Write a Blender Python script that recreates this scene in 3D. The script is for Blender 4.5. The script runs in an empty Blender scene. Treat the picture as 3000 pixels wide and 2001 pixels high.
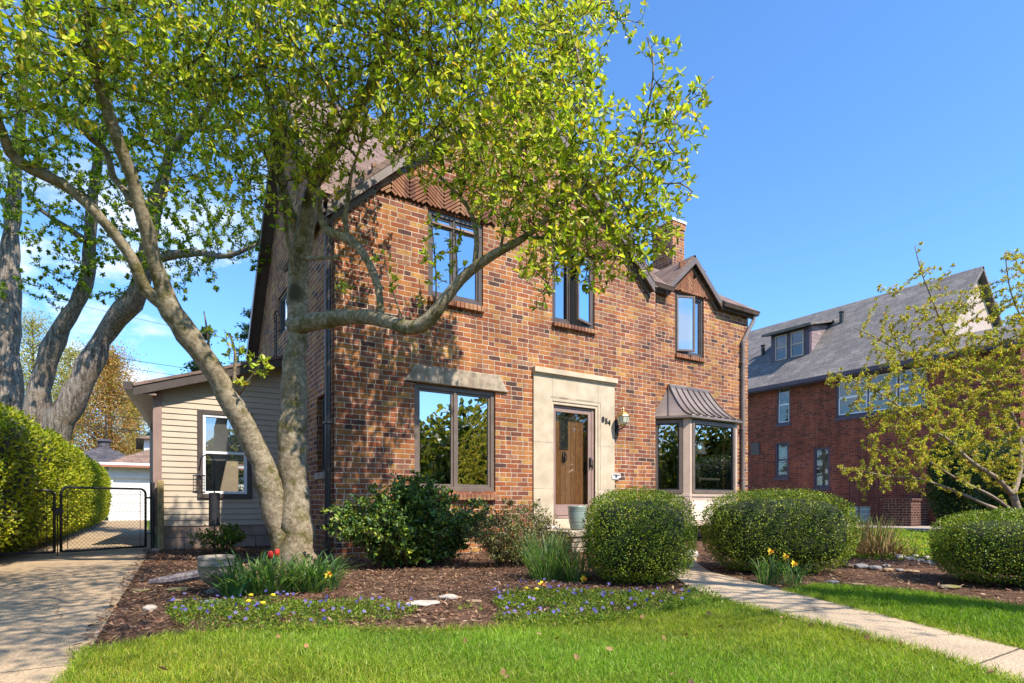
import bpy, bmesh, math, random
import numpy as np
from mathutils import Vector, Matrix, kdtree
random.seed(7); RNG = np.random.default_rng(7)
sc = bpy.context.scene
COL = sc.collection
PI = math.pi

# ---------------------------------------------------------------- survey of the photograph (lens, station, horizon)
FL, CX, HY, DD, EYE = 1707., 1500., 1475., 8.6, .82
CA, SA = .84068, .54153
def ray(px):
    a = (px - CX) / FL
    return CA * a + SA, CA - SA * a
def F(px, py, y=0.):
    wx, wy = ray(px); t = (y + DD) / wy
    return wx * t, EYE + (HY - py) * t / FL
def S(px, py, x):
    wx, wy = ray(px); t = x / wx
    return wy * t - DD, EYE + (HY - py) * t / FL
def G(px, py, z=0.):
    t = (EYE - z) * FL / (py - HY); wx, wy = ray(px)
    return wx * t, wy * t - DD
def W(px, py, d):
    wx, wy = ray(px)
    return Vector((wx * d, wy * d - DD, EYE + (HY - py) * d / FL))
K = 3000 / 2351
def WD(dx, dy, d): return W(dx * K, dy * K, d)

# ---------------------------------------------------------------- helpers
LOC = {}
def tag(o, label=None, cat=None, group=None, kind=None):
    if label: o['label'] = label
    if cat: o['category'] = cat
    if group: o['group'] = group
    if kind: o['kind'] = kind
    return o
def thing(name, label, cat, loc=(0, 0, 0), group=None):
    o = bpy.data.objects.new(name, None); COL.objects.link(o)
    o.empty_display_size = .1; o.location = loc; LOC[o.name] = Vector(loc)
    return tag(o, label, cat, group)
def link(name, me, mats, parent=None):
    o = bpy.data.objects.new(name, me); COL.objects.link(o)
    for m in (mats if isinstance(mats, (list, tuple)) else [mats]): me.materials.append(m)
    if parent is not None:
        o.parent = parent; LOC[o.name] = LOC[parent.name]
    else: LOC[o.name] = Vector((0, 0, 0))
    return o
class B:
    def __init__(s, mp=None): s.v = []; s.f = []; s.m = []; s.mp = mp
    def add(s, vs, fs, mi=0):
        b = len(s.v)
        s.v += [tuple(s.mp(*p)) if s.mp else tuple(p) for p in vs]
        s.f += [tuple(b + i for i in f) for f in fs]; s.m += [mi] * len(fs); return s
    def box(s, x0, x1, y0, y1, z0, z1, mi=0):
        return s.add([(x0,y0,z0),(x1,y0,z0),(x1,y1,z0),(x0,y1,z0),(x0,y0,z1),(x1,y0,z1),(x1,y1,z1),(x0,y1,z1)],
                     [(0,3,2,1),(4,5,6,7),(0,1,5,4),(1,2,6,5),(2,3,7,6),(3,0,4,7)], mi)
    def obox(s, c, ax, ay, az, mi=0):     # oriented box from centre and three half vectors
        c, ax, ay, az = map(Vector, (c, ax, ay, az)); P = []
        for k in (-1, 1):
            for i, j in ((-1,-1),(1,-1),(1,1),(-1,1)): P.append(c + ax*i + ay*j + az*k)
        return s.add(P, [(0,3,2,1),(4,5,6,7),(0,1,5,4),(1,2,6,5),(2,3,7,6),(3,0,4,7)], mi)
    def beam(s, p, q, w, h, up=(0,0,1), mi=0):   # bar from p to q
        p, q = Vector(p), Vector(q); d = q - p; a = d / 2
        side = d.cross(Vector(up)).normalized(); u = side.cross(d).normalized()
        return s.obox((p + q) / 2, a, side * (w / 2), u * (h / 2), mi)
    def poly(s, pts, mi=0): return s.add(pts, [tuple(range(len(pts)))], mi)
    def prism(s, pts, d, mi=0):           # polygon extruded by vector d
        d = Vector(d); n = len(pts); P = [Vector(p) for p in pts]; Q = [p + d for p in P]
        return s.add(P + Q, [tuple(range(n))[::-1], tuple(range(n, 2*n))] + [(i, (i+1) % n, n + (i+1) % n, n + i) for i in range(n)], mi)
    def tube(s, pts, r, n=8, mi=0, cap=True):
        pts = [Vector(p) for p in pts]; R = r if isinstance(r, (list, tuple)) else [r] * len(pts)
        vs = []; ref = None
        for i, p in enumerate(pts):
            d = (pts[min(i+1, len(pts)-1)] - pts[max(i-1, 0)]).normalized()
            if ref is None:
                ref = d.orthogonal().normalized()
            ref = (ref - d * ref.dot(d)).normalized(); bi = d.cross(ref)
            for k in range(n):
                a = 2*PI*k/n; vs.append(p + (ref*math.cos(a) + bi*math.sin(a)) * R[i])
        fs = [(i*n+k, i*n+(k+1) % n, (i+1)*n+(k+1) % n, (i+1)*n+k) for i in range(len(pts)-1) for k in range(n)]
        if cap: fs += [tuple(range(n))[::-1], tuple((len(pts)-1)*n+k for k in range(n))]
        return s.add(vs, fs, mi)
    def lathe(s, prof, c, n=24, mi=0, squash=(1, 1)):
        vs = [(c[0]+r*math.cos(2*PI*k/n)*squash[0], c[1]+r*math.sin(2*PI*k/n)*squash[1], c[2]+z) for r, z in prof for k in range(n)]
        fs = [(i*n+k, i*n+(k+1) % n, (i+1)*n+(k+1) % n, (i+1)*n+k) for i in range(len(prof)-1) for k in range(n)]
        fs += [tuple(range(n))[::-1], tuple((len(prof)-1)*n+k for k in range(n))]
        return s.add(vs, fs, mi)
    def build(s, name, mat, parent=None, smooth=False, bevel=0, recalc=True):
        off = LOC[parent.name] if parent is not None else Vector((0, 0, 0))
        me = bpy.data.meshes.new(name)
        me.from_pydata([tuple(Vector(p) - off) for p in s.v], [], s.f)
        me.polygons.foreach_set('material_index', s.m)
        if recalc:
            bm = bmesh.new(); bm.from_mesh(me); bmesh.ops.recalc_face_normals(bm, faces=bm.faces); bm.to_mesh(me); bm.free()
        if smooth: me.polygons.foreach_set('use_smooth', [True] * len(me.polygons))
        o = link(name, me, mat, parent)
        if bevel:
            b = o.modifiers.new('bevel', 'BEVEL'); b.width = bevel; b.segments = 2; b.limit_method = 'ANGLE'
        return o
def np_mesh(name, V, quads, mats, parent=None, col=None, midx=None, tris=None, smooth=False):
    """fast mesh from numpy arrays"""
    V = np.asarray(V, np.float32)
    if parent is not None: V = V - np.array(LOC[parent.name], np.float32)
    me = bpy.data.meshes.new(name)
    nq = 0 if quads is None else len(quads); nt = 0 if tris is None else len(tris)
    loops = np.concatenate(([] if nq == 0 else np.asarray(quads).ravel(), [] if nt == 0 else np.asarray(tris).ravel())).astype(np.int32)
    me.vertices.add(len(V)); me.vertices.foreach_set('co', V.ravel())
    me.loops.add(len(loops)); me.loops.foreach_set('vertex_index', loops)
    me.polygons.add(nq + nt)
    me.polygons.foreach_set('loop_start', np.concatenate((np.arange(nq)*4, nq*4 + np.arange(nt)*3)).astype(np.int32))
    if midx is not None: me.polygons.foreach_set('material_index', np.asarray(midx, np.int32))
    if smooth: me.polygons.foreach_set('use_smooth', np.ones(nq+nt, bool))
    me.update(calc_edges=True)
    if col is not None:
        at = me.color_attributes.new('Col', 'FLOAT_COLOR', 'POINT')
        c = np.ones((len(V), 4), np.float32); c[:, :3] = col
        at.data.foreach_set('color', c.ravel())
    return link(name, me, mats, parent)

# ---------------------------------------------------------------- node material kit
class N:
    def __init__(s, name):
        s.mat = bpy.data.materials.new(name); s.mat.use_nodes = True
        s.t = s.mat.node_tree; s.t.nodes.clear()
        s.out = s.t.nodes.new('ShaderNodeOutputMaterial')
    def n(s, typ, **kw):
        nd = s.t.nodes.new(typ)
        for k, v in kw.items(): setattr(nd, k, v)
        return nd
    def put(s, sock, v):
        if isinstance(v, bpy.types.NodeSocket): s.t.links.new(v, sock)
        elif v is not None:
            try: sock.default_value = v
            except Exception: sock.default_value = (*v, 1) if len(v) == 3 else v
    def math(s, op, a, b=None, c=None, clamp=False):
        nd = s.n('ShaderNodeMath', operation=op); nd.use_clamp = clamp
        for i, v in enumerate((a, b, c)):
            if v is not None: s.put(nd.inputs[i], v)
        return nd.outputs[0]
    def mix(s, f, a, b, mode='MIX'):
        nd = s.n('ShaderNodeMix', data_type='RGBA', blend_type=mode)
        s.put(nd.inputs[0], f); s.put(nd.inputs[6], a if isinstance(a, bpy.types.NodeSocket) else (*a, 1) if len(a) == 3 else a)
        s.put(nd.inputs[7], b if isinstance(b, bpy.types.NodeSocket) else (*b, 1) if len(b) == 3 else b)
        return nd.outputs[2]
    def noise(s, scale, detail=4, vec=None, rough=.55, dist=0, out=0):
        nd = s.n('ShaderNodeTexNoise'); s.put(nd.inputs['Scale'], scale); s.put(nd.inputs['Detail'], detail)
        s.put(nd.inputs['Roughness'], rough); s.put(nd.inputs['Distortion'], dist)
        s.put(nd.inputs['Vector'], vec if vec is not None else s.pos())
        return nd.outputs[out]
    def pos(s): return s.n('ShaderNodeNewGeometry').outputs['Position']
    def sep(s, v):
        nd = s.n('ShaderNodeSeparateXYZ'); s.put(nd.inputs[0], v); return nd.outputs
    def comb(s, x, y, z=0):
        nd = s.n('ShaderNodeCombineXYZ')
        for i, v in enumerate((x, y, z)): s.put(nd.inputs[i], v)
        return nd.outputs[0]
    def vscale(s, v, sc3):
        nd = s.n('ShaderNodeVectorMath', operation='MULTIPLY'); s.put(nd.inputs[0], v); nd.inputs[1].default_value = sc3; return nd.outputs[0]
    def ramp(s, f, stops, interp='LINEAR'):
        nd = s.n('ShaderNodeValToRGB'); nd.color_ramp.interpolation = interp
        e = nd.color_ramp.elements
        while len(e) < len(stops): e.new(.5)
        for i, (p, c) in enumerate(stops): e[i].position = p; e[i].color = (*c, 1) if len(c) == 3 else c
        s.put(nd.inputs[0], f); return nd.outputs[0]
    def rng(s, f, a, b, c=0, d=1):
        nd = s.n('ShaderNodeMapRange'); nd.interpolation_type = 'SMOOTHSTEP'
        for i, v in enumerate((f, a, b, c, d)): s.put(nd.inputs[i], v)
        return nd.outputs[0]
    def bump(s, h, strength=.5, dist=.01):
        nd = s.n('ShaderNodeBump'); nd.inputs['Strength'].default_value = strength; nd.inputs['Distance'].default_value = dist
        s.put(nd.inputs['Height'], h); return nd.outputs[0]
    def pbr(s, color, rough=.7, normal=None, metal=0, spec=.5, **kw):
        nd = s.n('ShaderNodeBsdfPrincipled')
        s.put(nd.inputs['Base Color'], color if isinstance(color, bpy.types.NodeSocket) else (*color, 1))
        s.put(nd.inputs['Roughness'], rough); s.put(nd.inputs['Metallic'], metal); s.put(nd.inputs['Specular IOR Level'], spec)
        if normal is not None: s.put(nd.inputs['Normal'], normal)
        for k, v in kw.items(): s.put(nd.inputs[k], v)
        return nd.outputs[0]
    def end(s, sh): s.t.links.new(sh, s.out.inputs[0]); return s.mat

def simple(name, c, rough=.6, var=.15, scale=8, bump=0, metal=0, bscale=60, spec=.5, c2=None):
    m = N(name); f = m.noise(scale, 5)
    lo = tuple(x*(1-var) for x in c); hi = c2 if c2 else tuple(min(1, x*(1+var)) for x in c)
    col = m.mix(m.rng(f, .3, .7), lo, hi)
    nb = m.bump(m.noise(bscale, 4), bump, .004) if bump else None
    return m.end(m.pbr(col, rough, nb, metal, spec))

def brick_mat(name, stops, mortar, h=.08, L=.236, joint=.0055, bump=.9, wob=.006, split=.72, dark=.25):
    m = N(name); p = m.pos(); x, y, z = m.sep(p)
    nx, ny, nz = m.sep(m.n('ShaderNodeNewGeometry').outputs['True Normal'])
    side = m.math('GREATER_THAN', m.math('ABSOLUTE', nx), .6)
    u = m.math('ADD', m.math('MULTIPLY', x, m.math('SUBTRACT', 1, side)), m.math('MULTIPLY', y, side))
    dn = m.noise(11, 2, out=1); dx, dy, dz = m.sep(dn)
    u = m.math('ADD', u, m.math('MULTIPLY', m.math('SUBTRACT', dx, .5), wob*2.2))
    v = m.math('ADD', z, m.math('MULTIPLY', m.math('SUBTRACT', dy, .5), wob*2))
    v = m.math('ADD', v, m.math('MULTIPLY', m.math('SUBTRACT', m.noise(1.7, 1), .5), .02))
    vr = m.math('DIVIDE', v, h); row = m.math('FLOOR', vr)
    w1 = m.n('ShaderNodeTexWhiteNoise', noise_dimensions='1D'); m.put(w1.inputs['W'], row)
    off = m.math('ADD', m.math('MULTIPLY', m.math('MODULO', row, 2), .5), m.math('MULTIPLY', w1.outputs[0], .16))
    ur = m.math('ADD', m.math('DIVIDE', u, L), off); colm = m.math('FLOOR', ur)
    w2 = m.n('ShaderNodeTexWhiteNoise', noise_dimensions='2D'); m.put(w2.inputs['Vector'], m.comb(colm, row))
    k = m.math('ADD', 1, m.math('GREATER_THAN', w2.outputs[0], split))
    uk = m.math('MULTIPLY', ur, k); col2 = m.math('DIVIDE', m.math('FLOOR', uk), k)
    w3 = m.n('ShaderNodeTexWhiteNoise', noise_dimensions='3D'); m.put(w3.inputs['Vector'], m.comb(col2, row, 3.7))
    fu = m.math('DIVIDE', m.math('MULTIPLY', m.math('FRACT', uk), L), k)
    Lk = m.math('DIVIDE', L, k)
    fv = m.math('MULTIPLY', m.math('FRACT', vr), h)
    d = m.math('MINIMUM', m.math('MINIMUM', fu, m.math('SUBTRACT', Lk, fu)), m.math('MINIMUM', fv, m.math('SUBTRACT', h, fv)))
    d = m.math('ADD', d, m.math('MULTIPLY', m.math('SUBTRACT', m.noise(70, 2), .5), .004))
    mask = m.rng(d, joint*.75, joint*1.35)
    bc = m.ramp(w3.outputs[0], stops, 'CONSTANT')
    r2, g2, b2 = m.sep(w3.outputs[1])
    blot = m.rng(m.noise(16, 4, rough=.7), .35, .7)
    bc = m.mix(m.math('MULTIPLY', blot, m.math('MULTIPLY', r2, dark*2)), bc, (.05, .022, .018))
    bc = m.mix(.55, bc, m.ramp(m.noise(45, 5, rough=.75), [(.25, (.45, .45, .45)), (.75, (1.2, 1.15, 1.1))]), 'MULTIPLY')
    mc = m.mix(m.rng(m.noise(5, 4), .3, .75), mortar, tuple(c*.7 for c in mortar))
    stain = m.rng(m.noise(.8, 5, rough=.65), .3, .7, .74, 1.1); strk = m.rng(m.noise(2.5, 5, m.vscale(p, (2.2, 2.2, .22))), .35, .7, .8, 1.08)
    colr = m.mix(mask, mc, bc); cs_ = m.n('ShaderNodeVectorMath', operation='SCALE'); m.put(cs_.inputs[0], colr); m.put(cs_.inputs['Scale'], m.math('MULTIPLY', stain, strk)); colr = cs_.outputs[0]
    hgt = m.math('ADD', m.math('MULTIPLY', mask, 1), m.math('ADD', m.math('MULTIPLY', m.noise(60, 5), .45), m.math('MULTIPLY', g2, .35)))
    return m.end(m.pbr(colr, .85, m.bump(hgt, bump, .009), spec=.25))

def shingle_mat(name, c1, c2, h=.14, L=.33, axis=0, slope=.7, depth=.012):
    m = N(name); xyz = m.sep(m.pos()); u = xyz[axis]; v = m.math('DIVIDE', xyz[2], slope)
    vr = m.math('DIVIDE', v, h); row = m.math('FLOOR', vr)
    w1 = m.n('ShaderNodeTexWhiteNoise', noise_dimensions='1D'); m.put(w1.inputs['W'], row)
    ur = m.math('ADD', m.math('DIVIDE', u, L), m.math('MULTIPLY', w1.outputs[0], 1)); cid = m.math('FLOOR', ur)
    w2 = m.n('ShaderNodeTexWhiteNoise', noise_dimensions='2D'); m.put(w2.inputs['Vector'], m.comb(cid, row))
    fv = m.math('FRACT', vr); fu = m.math('FRACT', ur)
    gap = m.math('MINIMUM', m.math('MINIMUM', fu, m.math('SUBTRACT', 1, fu)), .5)
    joint = m.math('MULTIPLY', m.rng(fv, .0, .1), m.rng(gap, .0, .035))
    c = m.mix(w2.outputs[0], c1, c2)
    c = m.mix(m.rng(m.noise(2.2, 4), .3, .75), c, m.mix(.5, c, tuple(x*.6 for x in c1)))
    c = m.mix(.5, c, m.ramp(m.noise(120, 3), [(.3, (.5, .5, .5)), (.7, (1.3, 1.3, 1.3))]), 'MULTIPLY')
    c = m.mix(joint, tuple(x*.25 for x in c1), c)
    hh = m.math('ADD', m.math('MULTIPLY', m.math('SUBTRACT', 1, fv), 1), m.math('MULTIPLY', w2.outputs[0], .4))
    return m.end(m.pbr(c, .9, m.bump(hh, .7, depth), spec=.2))

def leaf_mat(name, tint=(1, 1, 1), trans=.35, rough=.42, spec=.35):
    m = N(name); a = m.n('ShaderNodeAttribute', attribute_name='Col').outputs['Color']
    c = m.mix(1, a, tint, 'MULTIPLY')
    p = m.pbr(c, rough, spec=spec)
    t = m.n('ShaderNodeBsdfTranslucent'); m.put(t.inputs[0], m.mix(1, c, (1.15, 1.2, .55), 'MULTIPLY'))
    x = m.n('ShaderNodeMixShader'); x.inputs[0].default_value = trans
    m.t.links.new(p, x.inputs[1]); m.t.links.new(t.outputs[0], x.inputs[2])
    return m.end(x.outputs[0])

def bark_mat(name, c1, c2, c3, stretch=(5, 5, 1.2), bump=.6, dist=.02, scale=4, lichen=None):
    m = N(name); v = m.vscale(m.pos(), stretch)
    f = m.noise(scale, 7, v, .7, .6); g = m.noise(1.3*scale, 6, rough=.75); b = m.noise(22, 6, rough=.8)
    c = m.mix(m.rng(f, .38, .64), c1, c2); c = m.mix(m.rng(g, .5, .62), c, c3)
    if lichen: c = m.mix(m.rng(m.noise(7, 6, rough=.8), .56, .66, 0, .7), c, lichen)
    c = m.mix(.8, c, m.ramp(b, [(.32, (.42, .4, .38)), (.55, (1, 1, 1)), (.72, (1.35, 1.33, 1.3))]), 'MULTIPLY')
    vo = m.n('ShaderNodeTexVoronoi'); vo.inputs['Scale'].default_value = 6.5; sp = m.rng(vo.outputs['Distance'], .06, .16)
    c = m.mix(sp, tuple(x*.35 for x in c1), c)
    return m.end(m.pbr(c, .88, m.bump(m.math('ADD', m.math('MULTIPLY', f, 1), m.math('ADD', m.math('MULTIPLY', b, .5), m.math('MULTIPLY', sp, .25))), bump, dist), spec=.2))

def glass_mat(name, refl=.55, tint=(.45, .47, .45), wave=.012, tone=(1, 1, 1), fw=.45):
    m = N(name)
    nb = m.bump(m.noise(3.2, 2), wave, .05)
    g = m.n('ShaderNodeBsdfGlossy'); g.inputs['Roughness'].default_value = .0; m.put(g.inputs['Color'], (*tone, 1)); m.put(g.inputs['Normal'], nb)
    t = m.n('ShaderNodeBsdfTransparent'); m.put(t.inputs[0], (*tint, 1))
    fr = m.n('ShaderNodeFresnel'); fr.inputs[0].default_value = 1.5
    fac = m.math('ADD', refl, m.math('MULTIPLY', fr.outputs[0], fw), clamp=True)
    x = m.n('ShaderNodeMixShader'); m.put(x.inputs[0], fac)
    m.t.links.new(t.outputs[0], x.inputs[1]); m.t.links.new(g.outputs[0], x.inputs[2])
    return m.end(x.outputs[0])

M = {}
M['brick'] = brick_mat('brick', [(0, (.34, .105, .04)), (.14, (.44, .165, .055)), (.32, (.29, .095, .05)), (.45, (.49, .205, .065)), (.58, (.22, .08, .052)),
    (.66, (.39, .15, .07)), (.76, (.57, .30, .09)), (.83, (.34, .135, .085)), (.915, (.12, .06, .05)), (.95, (.43, .21, .12))], (.70, .57, .43))
M['neighbor_brick'] = brick_mat('neighbor_brick', [(0, (.29, .066, .036)), (.3, (.34, .085, .045)), (.6, (.24, .055, .034)), (.85, (.17, .045, .034))], (.42, .27, .19), h=.078, L=.22, joint=.004, bump=.5, wob=.003, split=.8)
M['dark_brick'] = brick_mat('dark_brick', [(0, (.12, .04, .03)), (.5, (.09, .03, .024)), (.8, (.15, .06, .04))], (.45, .38, .3), h=.09, L=.24, joint=.006)
M['limestone'] = simple('limestone', (.47, .385, .27), .8, .08, 3, .25, c2=(.57, .475, .345))
M['rough_stone'] = simple('rough_stone', (.30, .235, .17), .9, .3, 7, .8, bscale=26, c2=(.45, .365, .27))
M['bronze'] = simple('bronze_frame', (.075, .058, .05), .4, .15, 6)
M['bronze_lit'] = simple('bronze_frame_lit', (.15, .112, .09), .45, .12, 5)  # bronze lightened in colour for sunlit frames and boards
M['mauve'] = simple('mauve_trim', (.29, .195, .165), .45, .1, 4)
M['taupe'] = simple('taupe_trim', (.50, .385, .30), .5, .08, 4)
M['cream'] = simple('cream_panel', (.80, .68, .56), .5, .05, 4)
M['gutter'] = simple('gutter_metal', (.075, .058, .052), .35, .12, 4)
M['downpipe'] = simple('downpipe_metal', (.06, .05, .05), .3, .15, 3)
M['grey_pipe'] = simple('grey_pipe', (.19, .16, .145), .4, .15, 3)
M['black'] = simple('black_metal', (.022, .022, .025), .45, .2, 10)
M['curtain_cloth'] = simple('curtain_cloth', (.30,.29,.25), .9, .35, 6)
M['dark_room'] = simple('dark_interior', (.10, .09, .08), .9, .1, 3)
M['roof'] = shingle_mat('roof_shingle', (.17, .115, .095), (.27, .19, .155), axis=0, slope=.72)
M['roof_y'] = shingle_mat('roof_shingle_side', (.17, .115, .095), (.27, .19, .155), axis=1, slope=.72)
M['neighbor_roof'] = shingle_mat('neighbor_shingle', (.165, .15, .145), (.245, .22, .205), h=.2, L=.42, axis=1, slope=.707, depth=.02)
M['garage_roof'] = shingle_mat('garage_shingle', (.20, .13, .10), (.30, .20, .15), h=.16, L=.35, axis=0, slope=.5)
M['slate_roof'] = shingle_mat('dark_shingle', (.07, .065, .08), (.13, .12, .13), h=.18, L=.4, axis=0, slope=.5)
M['copper'] = simple('bay_roof_metal', (.235, .185, .16), .42, .2, 2.5, metal=.35)
M['siding'] = simple('siding_vinyl', (.46, .38, .285), .55, .06, 2.5)
M['block'] = simple('concrete_block', (.33, .235, .18), .9, .25, 4, .5)
M['white_paint'] = simple('white_paint', (.80, .80, .80), .5, .04, 4)
M['purple_trim'] = simple('plum_trim', (.075, .05, .075), .5, .12, 4)
M['concrete'] = None
M['glass'] = glass_mat('window_glass', .55)
M['glass_side'] = glass_mat('side_glass', .28, (.7, .7, .68), .006)
M['glass_dim'] = glass_mat('dim_glass', .10, (.65, .62, .55), .006, (1,1,1), .2)
M['glass_up'] = glass_mat('upper_glass', .5, (.3, .32, .34), .006, (.74, .88, 1))
M['glass_door'] = glass_mat('door_glass', .10, (.9, .88, .84), .006)
M['glass_bay'] = glass_mat('bay_glass', .42, (.7, .7, .66), .01)
M['bark'] = bark_mat('magnolia_bark', (.20, .16, .10), (.36, .30, .21), (.13, .115, .04), (4, 4, 4.5), .8, .016, 3.2, (.42, .38, .29))
M['rough_bark'] = bark_mat('furrowed_bark', (.12, .095, .075), (.42, .36, .30), (.27, .21, .15), (9, 9, 1.1), 1, .05, 2.2, (.46, .40, .34))
M['twig'] = simple('twig_bark', (.085, .06, .04), .85, .25, 20)
M['grey_twig'] = simple('pale_twig', (.24, .185, .14), .85, .25, 20)
M['leaf'] = leaf_mat('leaf', trans=.5)
M['gloss_leaf'] = leaf_mat('glossy_leaf', trans=.25, rough=.4, spec=.4)
M['dry'] = leaf_mat('dry_leaf', trans=.1, rough=.8, spec=.1)

def concrete_mat(name, c, joints=None, axis=1, crack=True):
    m = N(name); f = m.noise(1.1, 5); g = m.noise(75, 5, rough=.8); h = m.noise(9, 5, rough=.7)
    col = m.mix(m.rng(f, .3, .7), tuple(x*.86 for x in c), tuple(min(1, x*1.08) for x in c))
    col = m.mix(.75, col, m.ramp(g, [(.36, (.32, .29, .26)), (.64, (1.4, 1.4, 1.4))]), 'MULTIPLY')
    col = m.mix(m.rng(h, .58, .78, 0, .45), col, tuple(x*.62 for x in c))
    hh = g; vc = m.n('ShaderNodeTexVoronoi', feature='DISTANCE_TO_EDGE'); vc.inputs['Scale'].default_value = .42; m.put(vc.inputs['Vector'], m.math('ADD', 0, 0) if 0 else m.n('ShaderNodeVectorMath', operation='ADD').outputs[0])
    va = vc.inputs['Vector'].links[0].from_node; m.put(va.inputs[0], m.pos()); m.put(va.inputs[1], m.vscale(m.noise(3, 5, out=1), (.35, .35, .35)))
    ck = m.rng(vc.outputs['Distance'], .0, .006, .75, 0); col = m.mix(ck, col, tuple(x*.2 for x in c))
    col = m.mix(m.rng(m.noise(.9, 6, rough=.7), .52, .7, 0, .4), col, tuple(x*.55 for x in c))
    if joints:
        co = m.sep(m.pos())[axis]; fr = m.math('FRACT', m.math('DIVIDE', m.math('ADD', co, m.math('MULTIPLY', m.noise(14, 2), .012)), joints))
        d = m.math('MINIMUM', fr, m.math('SUBTRACT', 1, fr)); j = m.rng(d, .0, .012/joints)
        col = m.mix(j, tuple(x*.18 for x in c), col); hh = m.math('ADD', g, m.math('MULTIPLY', j, 3))
    return m.end(m.pbr(col, .9, m.bump(hh, .35, .006), spec=.2))
M['driveway'] = concrete_mat('driveway_concrete', (.45, .335, .215), 2.45)
M['path'] = concrete_mat('path_concrete', (.50, .39, .27), 3.7)
M['neighbor_drive'] = concrete_mat('pale_concrete', (.42, .36, .30), 3.1)
M['asphalt'] = simple('asphalt', (.05, .05, .05), .9, .2, 30, .4)
def mulch_mat():
    m = N('mulch'); f = m.noise(38, 6, rough=.75); g = m.noise(3, 4); v = m.n('ShaderNodeTexVoronoi'); v.inputs['Scale'].default_value = 55
    c = m.ramp(f, [(.3, (.045, .025, .016)), (.5, (.14, .078, .05)), (.7, (.27, .165, .11))])
    c = m.mix(m.rng(g, .4, .65, 0, .75), c, (.085, .052, .036))
    return m.end(m.pbr(c, .95, m.bump(m.math('ADD', f, v.outputs[0]), 1, .02), spec=.1))
M['mulch'] = mulch_mat()
def lawn_mat():
    m = N('lawn_soil'); f = m.noise(60, 5, rough=.7); g = m.noise(1.2, 4)
    c = m.ramp(f, [(.3, (.028, .045, .008)), (.55, (.07, .13, .02)), (.75, (.14, .23, .04))])
    c = m.mix(m.rng(g, .35, .7), c, m.mix(.5, c, (.16, .19, .03)))
    return m.end(m.pbr(c, .95, m.bump(f, 1, .02), spec=.1))
M['lawn'] = lawn_mat()

# ---------------------------------------------------------------- setting: ground sheets
def sheet(name, pts, z, mat, parent=None):
    b = B(); b.poly([(x, y, z) for x, y in pts]); o = b.build(name, mat, parent, recalc=False)
    if o.data.polygons[0].normal.z < 0: o.data.flip_normals()
    tag(o, kind='structure'); return o
sheet('ground', [(-300, -120), (300, -120), (300, 300), (-300, 300)], -.012, M['lawn'])
PATH_L = [(6.35,-1.5),(6.0,-2.7),(5.2,-3.9),(4.55,-4.72),(4.12,-5.4),(3.93,-6.0),(3.78,-6.65),(3.58,-7.2),(3.33,-7.65),(2.9,-8.6),(2.2,-10.2),(1.2,-12.5)]
PATH_R = [(7.6,-1.5),(7.25,-2.6),(6.4,-3.3),(5.68,-4.1),(5.4,-4.75),(5.08,-5.4),(4.70,-6.2),(4.37,-6.9),(4.13,-7.45),(3.75,-8.6),(3.05,-10.2),(2.05,-12.5)]
DRIVE_R = [(.16, 3.3), (.10, 1.5), (-.02,-.8), (-.13,-2.8), (-.22,-4.6), (-.29,-5.6), (-.42,-8), (-.6,-12.5)]
BED_EDGE = [(-.22,-4.72),(.17,-4.48),(.54,-4.6),(1.01,-4.81),(1.5,-5.2),(1.9,-5.37),(2.41,-5.47),(3.0,-5.62),(3.5,-5.52),(3.85,-5.25),(4.12,-5.4)]
sheet('driveway', [(.16, 26)] + DRIVE_R + [(-3.6,-12.5), (-3.3, 0), (-2.6, 3), (-2.0, 8), (-2.0, 26)], .004, M['driveway'])
sheet('driveway_apron', [(-2.0, 3.6), (.3, 3.6), (.3, 26), (-2.0, 26)], .008, M['driveway'])
sheet('mulch_bed', DRIVE_R[:5] + BED_EDGE + [p for p in PATH_L[:4][::-1]] + [(6.35, 0), (2.4, .2), (2.4, 3.6), (.16, 3.6)], -.002, M['mulch'])
BED2 = [(5.08,-5.4),(5.72,-5.33),(6.0,-5.75),(6.05,-6.2),(5.95,-6.7),(5.75,-7.3),(5.6,-8.2),(5.6,-9.5)]
sheet('mulch_bed_by_path', PATH_R[:6] + BED2[1:] + [(10.5,-9.5), (10.0,-5.2), (9.3,-4.55), (9.0,-3.9), (9.6,-3.0), (12.6,-1.0), (12.6, .3), (7.6, .3)], -.003, M['mulch'])
sheet('walkway', PATH_L + PATH_R[::-1], .014, M['path'])
b = B()
for (p, q) in list(zip(PATH_L, PATH_L[1:])) + list(zip(PATH_R, PATH_R[1:])):
    b.add([(*p, .014), (*q, .014), (*q, -.02), (*p, -.02)], [(0, 1, 2, 3)])
tag(b.build('walkway_edge', M['path'], recalc=False), kind='structure')
LAWN1 = DRIVE_R[4:][::-1] + BED_EDGE + PATH_L[5:]
LAWN2 = PATH_R[5:] + BED2[::-1]
LAWN3 = [(9.0,-3.9), (12.6,-1.0), (12.8, 8), (19.9, 8), (19.3, 0), (18.2,-3), (16.5,-9.5), (10.5,-9.5), (10.0,-5.2), (9.3,-4.55)]
sheet('neighbor_driveway', [(19.9, 30), (24.6, 30), (24.6,-12), (16.0,-12), (18.2,-3), (19.3, 0), (19.9, 8)], .006, M['neighbor_drive'])
sheet('road', [(-120,-27), (120,-27), (120,-18), (-120,-18)], .004, M['asphalt'])

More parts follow.
